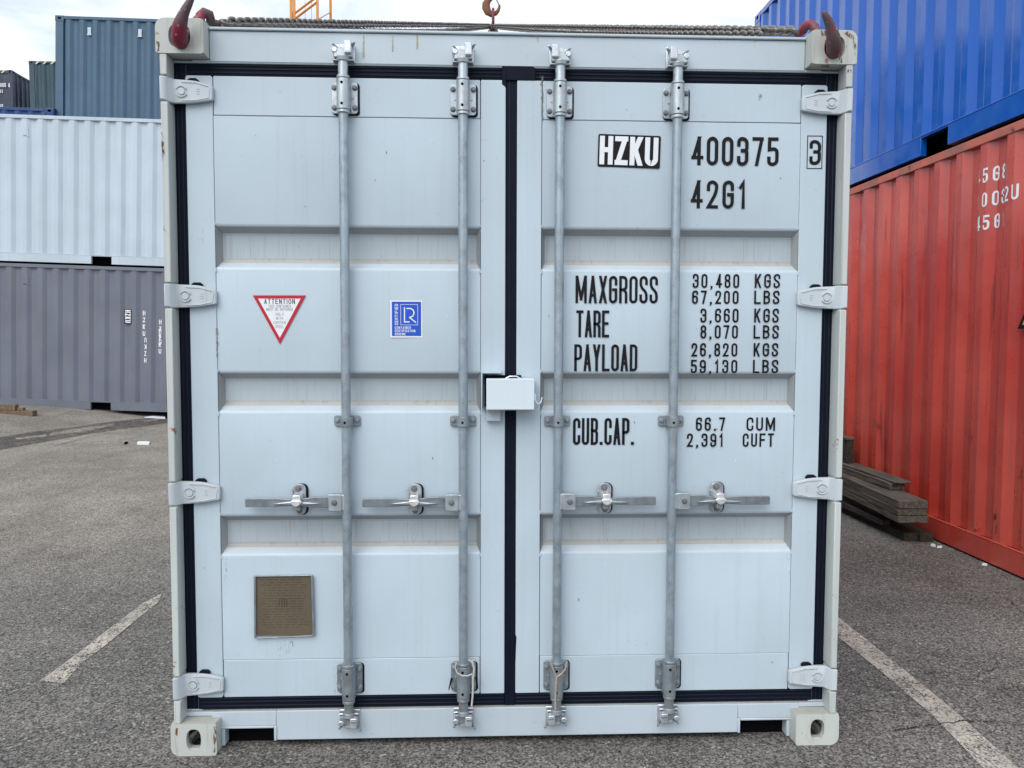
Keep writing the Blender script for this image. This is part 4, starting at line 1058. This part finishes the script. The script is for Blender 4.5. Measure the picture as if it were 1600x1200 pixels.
# letters down the side of the grey container
def onside(c, px, py):
    d = ray(px, py); o = Vector(c.location); n = -ay; t = ((o + n * (hw - .014)) - CAM).dot(n) / d.dot(n); q = CAM + d * t - o
    return q.dot(ax), q.dot(az)
def side_text(c, s, px, py, hgt, wid, t, vertical=False, turn=0, off=.008):
    u0, v0 = onside(c, px, py)
    m = MB()
    def M0(u, v, li=0): return (u, -(hw - .014 - corr(u + .1)) - off - li * .0012, v)
    if vertical:
        step = hgt * 1.38
        for i, ch in enumerate(s):
            if turn: 
                def M(u, v, li=0, i=i): 
                    cu, cv = u0 + wid / 2, v0 - i * step + hgt / 2; return M0(2 * cu - u, 2 * cv - v, li)
            else: M = M0
            text(m, ch, u0, v0 - i * step, wid, hgt, t, .2, M, fine=.02)
    else:
        def M(u, v, li=0): return M0(u0 + (v - 0), v0 - (u - 0), li)     # turned clockwise, reads downwards
        text(m, s, 0, 0, wid, hgt, t, .18, M, fine=.02)
    m.build('lettering', m_white, c, smooth=0)
u0, v0 = onside(grey, 195.5, 484); m = MB()
m.box(u0 - .01, u0 + .115, -(hw - .012) - .003, -(hw - .012) - .001, v0 - .25, v0 + .01); m.c = 1
text(m, 'HZKU', 0, 0, .23, .10, .020, .2, lambda u, v, li=0: (u0 + .003 + v, -(hw - .012) - .005 - li * .0006, v0 - .002 - u)); m.build('code_label', [m_black, m_white], grey, smooth=0)
side_text(grey, 'HZKU', 222, 493, .088, .055, .017, True); side_text(grey, 'UKZH', 224.5, 535, .088, .055, .017, True, 1)
side_text(grey, 'HZKU', 247.5, 507, .088, .055, .017, True); side_text(grey, 'HZKU', 247.0, 521, .088, .055, .017, True)
# second row: slate container on top, a blue one to its left (with the ones that carry them)
tl = depth(86, 23, 16.56); P3 = tl + ax * (6.058 / 2) + ay * hw
for k, (mt, lb) in enumerate(((m_cslate, 'slate blue container rising behind the pale white stack at the left'), (m_cgrey, 'container carrying the slate blue one, hidden behind the pale stack'), (m_cteal, 'container at the foot of the second row, hidden behind the purple-grey one'))):
    container(6.058, HS, mt, mt, lb, P3 - az * (HS * (k + 1)), ROT, vents=(-2.33, -1.28) if k == 0 else (), ventmat=m_cwhite if k == 0 else None, phase=.02, walls=(1, -1))
tr = depth(84, 168.5, 16.56); P2 = tr - ax * (6.058 / 2) + ay * hw
for k in range(2):
    container(6.058, HH, m_cnavyrail, m_cnavyrail, ('dark blue container of which only the roof edge shows above the pale stack', 'dark blue container hidden at the foot of the second row')[k], P2 - az * (HH * (k + 1)) + ax * -.005, ROT)
# far stack: teal seen from the side, navy with its doors towards us
tl = depth(44.5, 94.5, 26.0); ROTF = (0, .01, 0)
for k in range(4):
    t = container(6.058, HS, m_cteal, m_cteal, ('dark teal container on a far stack with hazard stripes on its top rail', 'dark teal container in the far stack, second from the top', 'dark teal container in the far stack, third from the top', 'dark teal container at the foot of the far stack')[k], tl + Vector((3.029, hw, -HS * (k + 1))), (0, 0, 0), phase=.12)
    if k == 0: teal = t
tr = depth(19.2, 109.3, 26.8)
for k in range(4):
    t = container(6.058, HS, m_cnavy, m_cnavy, ('dark navy container with white markings on top of the far left stack', 'dark navy container in the far left stack, second from the top', 'dark navy container in the far left stack, third from the top', 'dark navy container at the foot of the far left stack')[k], tr + Vector((-hw, 3.029, -HS * (k + 1))), (0, 0, -math.pi / 2), ends=('wall', 'doors'), phase=.1)
    if k == 0: navy = t
# hazard stripes: white-yellow slanted bars on the top edges
def stripes(c, u0, v0, n, axis_y, du=.145):
    m = MB(); m_ = .07
    for i in range(n):
        a = u0 + i * du; q = [(a, v0), (a + m_, v0), (a + m_ + .08, v0 + .085), (a + .08, v0 + .085)]
        if axis_y == 'side': m.add([(x, -hw - .002, z) for x, z in q], [(0, 1, 2, 3)])
        else: m.add([(3.031, x, z) for x, z in q], [(0, 1, 2, 3)])
    m.build('hazard_stripe', m_stripe, c, smooth=0)
m_stripe = plain('pale_hazard_stripe', (.62, .55, .40), .6)
stripes(teal, -3.029 + .20, HS - .105, 3, 'side', .24); stripes(navy, hw - .62, HS - .105, 2, 'end', .24)
stripes(navy, 3.029 - .62, HS - .105, 2, 'side', .24)
def navy_text(s, px, py, w, h):
    p = onY(px, py, navy.location.y - 3.035) - navy.location; m = MB()
    # local Y runs towards +X of the world here
    def M(u, v, li=0): return (3.034 + li * .001, u, v)
    text(m, s, p.x, p.z, w, h, .032, .35, M); m.build('lettering', m_white, navy, smooth=0)
navy_text('00005 4', -6.5, 136, .46, .135); navy_text('5G1', -5, 145, .20, .115); navy_text('KGS', -5, 168, .21, .115)

# ------------------------------------------------------------------ crane mast far behind
def mast():
    o = depth(479, 30, 60.0); bx_, by_ = o.x, o.y
    e = empty('tower_crane_mast', (bx_, by_, 0), label='orange lattice crane mast rising behind the big container', cat='crane')
    k = 60.0 / FPX
    legs = {'a': ((460 - 479) * k, 0), 'b': ((496 - 479) * k, 0), 'c': ((446.5 - 479) * k, 1.8), 'd': ((509 - 479) * k * 1.02, 1.8)}
    Ht = 44
    for n_, (x, y) in legs.items():
        m = MB(); m.box(x - .085, x + .085, y - .085, y + .085, 0, Ht); m.build('mast_leg', m_orange, e)
    st = 1.30; z = 1.9
    while z < Ht - 2:
        m = MB(); m.tube([(legs['a'][0], -.03, z), (legs['b'][0], -.03, z + st)], .095, 4); m.tube([(legs['a'][0], .0, z + .42), (legs['b'][0], .0, z + st + .42)], .095, 4)
        m.build('mast_brace', m_orange, e, smooth=0)
        m = MB(); m.tube([(legs['c'][0], 1.8, z), (legs['a'][0], 0, z + st)], .04, 4); m.tube([(legs['b'][0], 0, z), (legs['d'][0], 1.8, z + st)], .04, 4); m.build('mast_brace', m_orange, e, smooth=0)
        z += st * 2
    m = MB()
    for px in (453.5, 473, 483): x = (px - 479) * k; m.cyl((x, .9, 0), (x, .9, Ht), .014, 6)
    m.build('hoist_cable', m_steelrope, e)
mast()

# ------------------------------------------------------------------ chain sling and crane hook
ringc = depth(770.5, 33, 8.93)
RX, RYc, RZ = ringc.x, ringc.y, ringc.z
sling = empty('chain_sling', (RX, RYc, RZ), label='steel chain sling with red hooks lying taut across the container top', cat='lifting chain')
def sb(mb, name, mat, **k):
    return mb.build(name, mat, sling, k.get('bevel', 0), k.get('smooth', 40), xf=lambda p: p - Vector((RX, RYc, RZ)))
def oval_path(c, hx, hz, plane='yz', n=20):
    out = []
    for i in range(n + 1):
        a = 2 * math.pi * i / n; u, v = hx * math.cos(a), hz * math.sin(a)
        out.append((c.x, c.y + u, c.z + v) if plane == 'yz' else (c.x + u, c.y, c.z + v))
    return out
m = MB(); m.tube(oval_path(Vector((RX, RYc, RZ + .01)), .070, .120), .015, 10, caps=False); sb(m, 'master_link', m_hookred)
m = MB(); zc = RZ - .085
m.tube(oval_path(Vector((RX - .006, RYc - .02, zc)), .028, .045, 'xz'), .013, 8, caps=False); m.tube(oval_path(Vector((RX + .01, RYc + .02, zc)), .030, .042, 'xz'), .012, 8, caps=False); sb(m, 'coupling_link', m_chain)
m = MB(); m.tube([(RX, RYc, zc - .02), (RX, RYc - .02, zc - .09)], [.018, .012], 8); sb(m, 'coupling_hook', m_hookred)
# link mesh along +X, alternate links turned a quarter
def link_mesh(d=.0120, pitch=.034):
    mb = MB(); a = pitch / 2; rr = .0155; P_ = []; n = 6
    for k in range(n + 1): t = math.pi * k / n - math.pi / 2; P_.append((a - .003 + rr * math.cos(t) * .95, rr * math.sin(t), 0))
    for k in range(n + 1): t = math.pi * k / n + math.pi / 2; P_.append((-a + .003 + rr * math.cos(t) * .95, rr * math.sin(t), 0))
    P_.append(P_[0]); mb.tube(P_, d / 2, 6, caps=False); return mb
LM = link_mesh(); lme = bpy.data.meshes.new('chain_link'); lme.from_pydata(LM.v, [], LM.f); lme.materials.append(m_chain)
lme.polygons.foreach_set('use_smooth', [True] * len(LM.f)); lme.update()
def chain(path_fn, length, pitch=.034, nobj=75, roll0=0.0):
    n = int(length / pitch); rest = MB()
    for i in range(n):
        p, q = path_fn((i + .0) / n), path_fn((i + 1.0) / n); d = (q - p).normalized(); c = (p + q) / 2
        z = (Vector((0, 0, 1)) - d * d.z).normalized(); y = z.cross(d); B = Matrix((d, y, z)).transposed()
        M4 = Matrix.Translation(c) @ (B @ Matrix.Rotation(roll0 + (math.pi / 2 if i % 2 else 0) + random.uniform(-.16, .16), 3, 'X')).to_4x4()
        if i < nobj:
            o = link('chain_link', lme, sling); o.matrix_local = Matrix.Translation(-Vector((RX, RYc, RZ))) @ M4
        else: rest.add([M4 @ Vector(v) for v in LM.v], LM.f)
    o = sb(rest, 'chain', m_chain); o['kind'] = 'stuff'
end = Vector((RX, RYc - .04, RZ - .09))
def leg(p0, e, sag):
    p0 = Vector(p0); e = Vector(e)
    return (lambda t: p0.lerp(e, t) + Vector((0, 0, -sag * 4 * t * (1 - t)))), (e - p0).length
endc = depth(768, 41.5, 8.9)
for p0, s_, sag, dz, r0 in ((onY(351, 35, .14), -1, .0, .012, .5), (onY(352, 42, .15), -1, .030, -.006, .9), (onY(1243, 49, .14), 1, .0, .012, .5), (onY(1190, 55, .30), 1, .022, -.006, .9)):
    f, l = leg(p0, endc + Vector((s_ * .02, 0, dz)), sag); chain(f, l, roll0=r0)
for s_ in (-1, 1):
    f, l = leg(end + Vector((s_ * .035, .03, -.02)), (s_ * 1.06, ML - .1, H + .02), .02); chain(f, l, nobj=0)
# corner hooks: tine in front of the casting, bight through its end hole, eye on top
def corner_hook(pts, name='hook'):
    m = MB(); P_ = []; Rr = []
    K = [(onY(a, b, y), q) for a, b, y, q in pts]
    # Catmull-Rom through the points
    for i in range(len(K) - 1):
        p0, p1, p2, p3 = K[max(i - 1, 0)], K[i], K[i + 1], K[min(i + 2, len(K) - 1)]
        for j in range(6):
            t = j / 6; P_.append(.5 * ((2 * p1[0]) + (p2[0] - p0[0]) * t + (2 * p0[0] - 5 * p1[0] + 4 * p2[0] - p3[0]) * t * t + (3 * p1[0] - p0[0] - 3 * p2[0] + p3[0]) * t ** 3)); Rr.append(p1[1] + (p2[1] - p1[1]) * t)
    P_.append(K[-1][0]); Rr.append(K[-1][1])
    m.tube(P_, [(q * .92, q * .86) for q in Rr], 16); return sb(m, 'hook', m_hookred)
corner_hook([(302, -9, -.075, .008), (297, 2, -.072, .0125), (287, 22, -.062, .019), (281, 42, -.045, .0275), (281, 60, -.020, .030), (285, 68, .02, .026), (296, 58, .065, .022), (306, 36, .085, .019), (313, 27, .09, .016)])
corner_hook([(1287, 18, -.075, .0085), (1289, 23, -.075, .012), (1297, 40, -.062, .019), (1302, 60, -.045, .0265), (1303, 76, -.020, .029), (1300, 84, .02, .026), (1290, 74, .065, .022), (1278, 52, .085, .019), (1272, 44, .09, .016)])
for pts, q in ((((313, 34), (313, 25), (319, 20), (327, 23), (329, 31), (333, 36), (350, 39)), 0), (((1274, 50), (1273, 43), (1266, 38), (1258, 41), (1255, 47), (1250, 52), (1242, 53)), 0)):
    m = MB(); P_ = [onY(a, b, .10 + .01 * i) for i, (a, b) in enumerate(pts)]; m.tube(P_, [.015, .017, .018, .018, .017, .014, .012], 12); sb(m, 'clevis', m_hookred)

# crane hook that holds the master link
hk = empty('crane_hook', (RX, RYc, RZ + .2), label='rusty brown crane hook holding the red link above the container', cat='crane hook')
def hb(mb, name, mat, bevel=0): return mb.build(name, mat, hk, bevel, 40, xf=lambda p: p - Vector((RX, RYc, RZ + .2)))
m = MB(); D = 8.93
hp_ = [(780.5, 7.5, .010), (780, 12, .016), (778, 17, .021), (774.5, 21, .026), (768, 22.5, .034), (762.5, 19, .042), (759.5, 12, .046), (759.5, 6, .044), (763, 0, .036), (769, -5, .030), (773, -12, .026), (773, -22, .026)]
P_ = [depth(a, b, D) for a, b, q in hp_]; m.tube(P_, [(q * .7, q) for a, b, q in hp_], 12, up=(0, 1, 0)); hb(m, 'hook', m_rustiron)
m = MB(); m.tube([depth(780, 8, D), depth(776, 0, D), depth(773, -6, D)], .006, 6); hb(m, 'safety_latch', m_steelrope)
m = MB(); c = depth(773, -34, D); m.cyl((c.x, c.y - .05, c.z), (c.x, c.y + .05, c.z), .09, 24); m.box(c.x - .05, c.x + .05, c.y - .07, c.y + .07, c.z - .12, c.z + .12); hb(m, 'hook_block', m_rustiron, .01)
m = MB(); m.cyl((c.x - .04, c.y, c.z + .1), (c.x - .04, c.y, c.z + 14), .008, 8); m.cyl((c.x + .04, c.y, c.z + .1), (c.x + .04, c.y, c.z + 14), .008, 8); hb(m, 'hoist_rope', m_steelrope)

# ------------------------------------------------------------------ timber beside the red container
def board(x0, x1, y0, y1, z0, z1, mat, label, yaw=0.0, name='wooden_plank', cat='plank', group='planks stacked beside the red container'):
    cx = (x0 + x1) / 2
    m = MB(); n = 10; vs = []; w, h = (x1 - x0) / 2, (z1 - z0); rr = random.Random(int(x0 * 991 + z0 * 7717))
    for i in range(n + 1):
        y = y0 + (y1 - y0) * i / n; jx, jz = rr.uniform(-.004, .004), rr.uniform(-.002, .002)
        vs += [(-w + jx, y - y0, jz if i else 0), (w + jx, y - y0, jz if i else 0), (w + jx, y - y0, h + jz), (-w + jx, y - y0, h + jz)]
    fs = [(0, 1, 2, 3), tuple(4 * n + k for k in (3, 2, 1, 0))]
    for i in range(n):
        for k in range(4): fs.append((4 * i + k, 4 * (i + 1) + k, 4 * (i + 1) + (k + 1) % 4, 4 * i + (k + 1) % 4))
    m.add(vs, fs); o = m.build(name, mat, None, .004, 30); o.location = (cx, y0, z0); o.rotation_euler = (0, 0, yaw); return tag(o, label, cat, group)
board(3.045, 3.15, 2.93, 6.2, .0, .062, m_woodd, 'dark plank flat on the asphalt, bottom outer one of the pile', .0)
board(3.158, 3.262, 2.90, 6.2, .0, .060, m_woodd, 'dark plank flat on the asphalt, touching the red container', .0)
board(2.99, 3.06, 3.16, 6.3, .064, .108, m_woodd, 'thin dark plank in the shadow just above the bottom of the pile', .0)
board(3.03, 3.18, 3.26, 6.3, .110, .165, m_woodd, 'dark plank under the three thick boards of the pile', .0)
for k, (z, zz, lb) in enumerate(((.168, .217, 'thick grey board, lowest of the three with flush ends'), (.219, .270, 'thick grey board in the middle of the three with flush ends'), (.272, .330, 'thick mossy grey board on top of the three with flush ends'))):
    board(2.93, 3.145, 2.80 + (.0, .012, .004)[k], 4.62, z, zz, m_wood, lb, -.062)
board(3.07, 3.19, 3.20, 5.6, .333, .387, m_wood, 'narrower grey board lying on the three thick boards', .0)
board(3.088, 3.222, 3.16, 5.4, .390, .406, m_wood, 'thin split plank lying topmost on the pile', -.006)
def timber_box():
    e = empty('edge_standing_timber', (3.155, 4.06, .407), label='weathered timber stood on edge on top of the far end of the plank pile', cat='timber')
    m = MB(); m.box(-.030, .030, 0, 1.3, 0, .205); m.build('plank', m_woodd, e, .004)
    m = MB(); m.box(-.036, .034, -.004, 1.3, .2055, .228); m.build('cap_board', m_wood, e, .004)
    m = MB(); m.add([(-.046, .06, 0), (-.046, .16, 0), (-.046, .42, .2), (-.046, .32, .2), (-.031, .06, 0), (-.031, .16, 0), (-.031, .42, .2), (-.031, .32, .2)], [(0, 3, 2, 1), (4, 5, 6, 7), (0, 1, 5, 4), (2, 3, 7, 6), (1, 2, 6, 5), (3, 0, 4, 7)]); m.build('diagonal_brace', m_woodb, e, .003)
timber_box()

# timbers by the gutter at the far left
q = onG(51, 651); gzq = gz(q.x, q.y)
def beam(x0, x1, y, dy, z, h, lb, mat):
    m = MB(); m.box(x0, x1, y, y + dy, z, z + h); return tag(m.build('timber_beam', mat, None, .006), lb, 'timber', 'timbers in front of the purple-grey container')
beam(q.x - 1.6, q.x, q.y, .14, gzq - .02, .115, 'long brown squared timber on the ground in front of the grey container', m_woodb)
beam(q.x - 1.3, q.x - .29, q.y + .02, .11, gzq + .096, .10, 'shorter brown timber lying on the long one', m_woodb)
beam(q.x - .27, q.x - .17, q.y + .03, .08, gzq + .096, .05, 'small wood offcut lying at the end of the long timber', m_woodb)

# ------------------------------------------------------------------ litter
def bit(pxs, h, mat, lb, name='litter', cat='litter'):
    P_ = [onG(*p) for p in pxs]; m = MB(); n = len(P_); z = .003
    m.add([(p.x, p.y, gz(p.x, p.y) + z) for p in P_] + [(p.x, p.y, gz(p.x, p.y) + z + h * random.uniform(.8, 1.2)) for p in P_], [tuple(range(n - 1, -1, -1)), tuple(range(n, 2 * n))] + [(i, (i + 1) % n, n + (i + 1) % n, n + i) for i in range(n)])
    return tag(m.build(name, mat, None, 0, 0), lb, cat)
bit([(214, 695), (233, 695.5), (234, 692), (216, 692)], .020, m_white, 'small white plastic block lying on the open asphalt at the left', 'plastic_block', 'litter')
bit([(194, 695), (199, 694), (200, 692), (195, 692.5)], .02, m_dark, 'small dark scrap beside the white plastic block')
bit([(226, 653), (258, 655), (258, 652.5), (240, 651.5)], .02, m_white, 'pale plastic strip under the edge of the grey container')
bit([(225, 660), (248, 657), (248, 655.8), (226, 658.5)], .01, m_line, 'thin pale strip just in front of the grey container')
bit([(1454, 854), (1462, 856), (1461, 853), (1456, 852)], .012, m_white, 'white scrap at the foot of the plank pile')
bit([(1464, 857), (1472, 857), (1472, 855), (1465, 854.5)], .008, m_white, 'second white scrap nearer the red container')
bit([(1534, 884), (1542, 885), (1543, 883), (1537, 882)], .008, m_white, 'white scrap on the asphalt in front of the red container')
m = MB(); rr = random.Random(5)
for k in range(700):       # loose grit, more than anyone would count
    x = rr.uniform(-4.5, 3.2); y = rr.uniform(-1.2, 6.5)
    if abs(x) < 1.3 and y > 0: continue
    s_ = rr.uniform(.002, .0055); c = Vector((x, y, gz(x, y) + s_ * .5)); vs = [c + Vector((rr.uniform(-1, 1), rr.uniform(-1, 1), 0)).normalized() * s_ for _ in range(4)]
    vs = sorted(vs, key=lambda p: math.atan2(p.y - c.y, p.x - c.x)); m.c = rr.choice((0, 0, 1)); m.add(vs + [c + Vector((0, 0, s_ * .7))], [(0, 1, 4), (1, 2, 4), (2, 3, 4), (3, 0, 4)])
tag(m.build('grit', [m_line_solid if 'm_line_solid' in globals() else m_cwhite, m_dark], None, 0, 0), 'loose grit scattered on the asphalt', 'grit', kind='stuff')
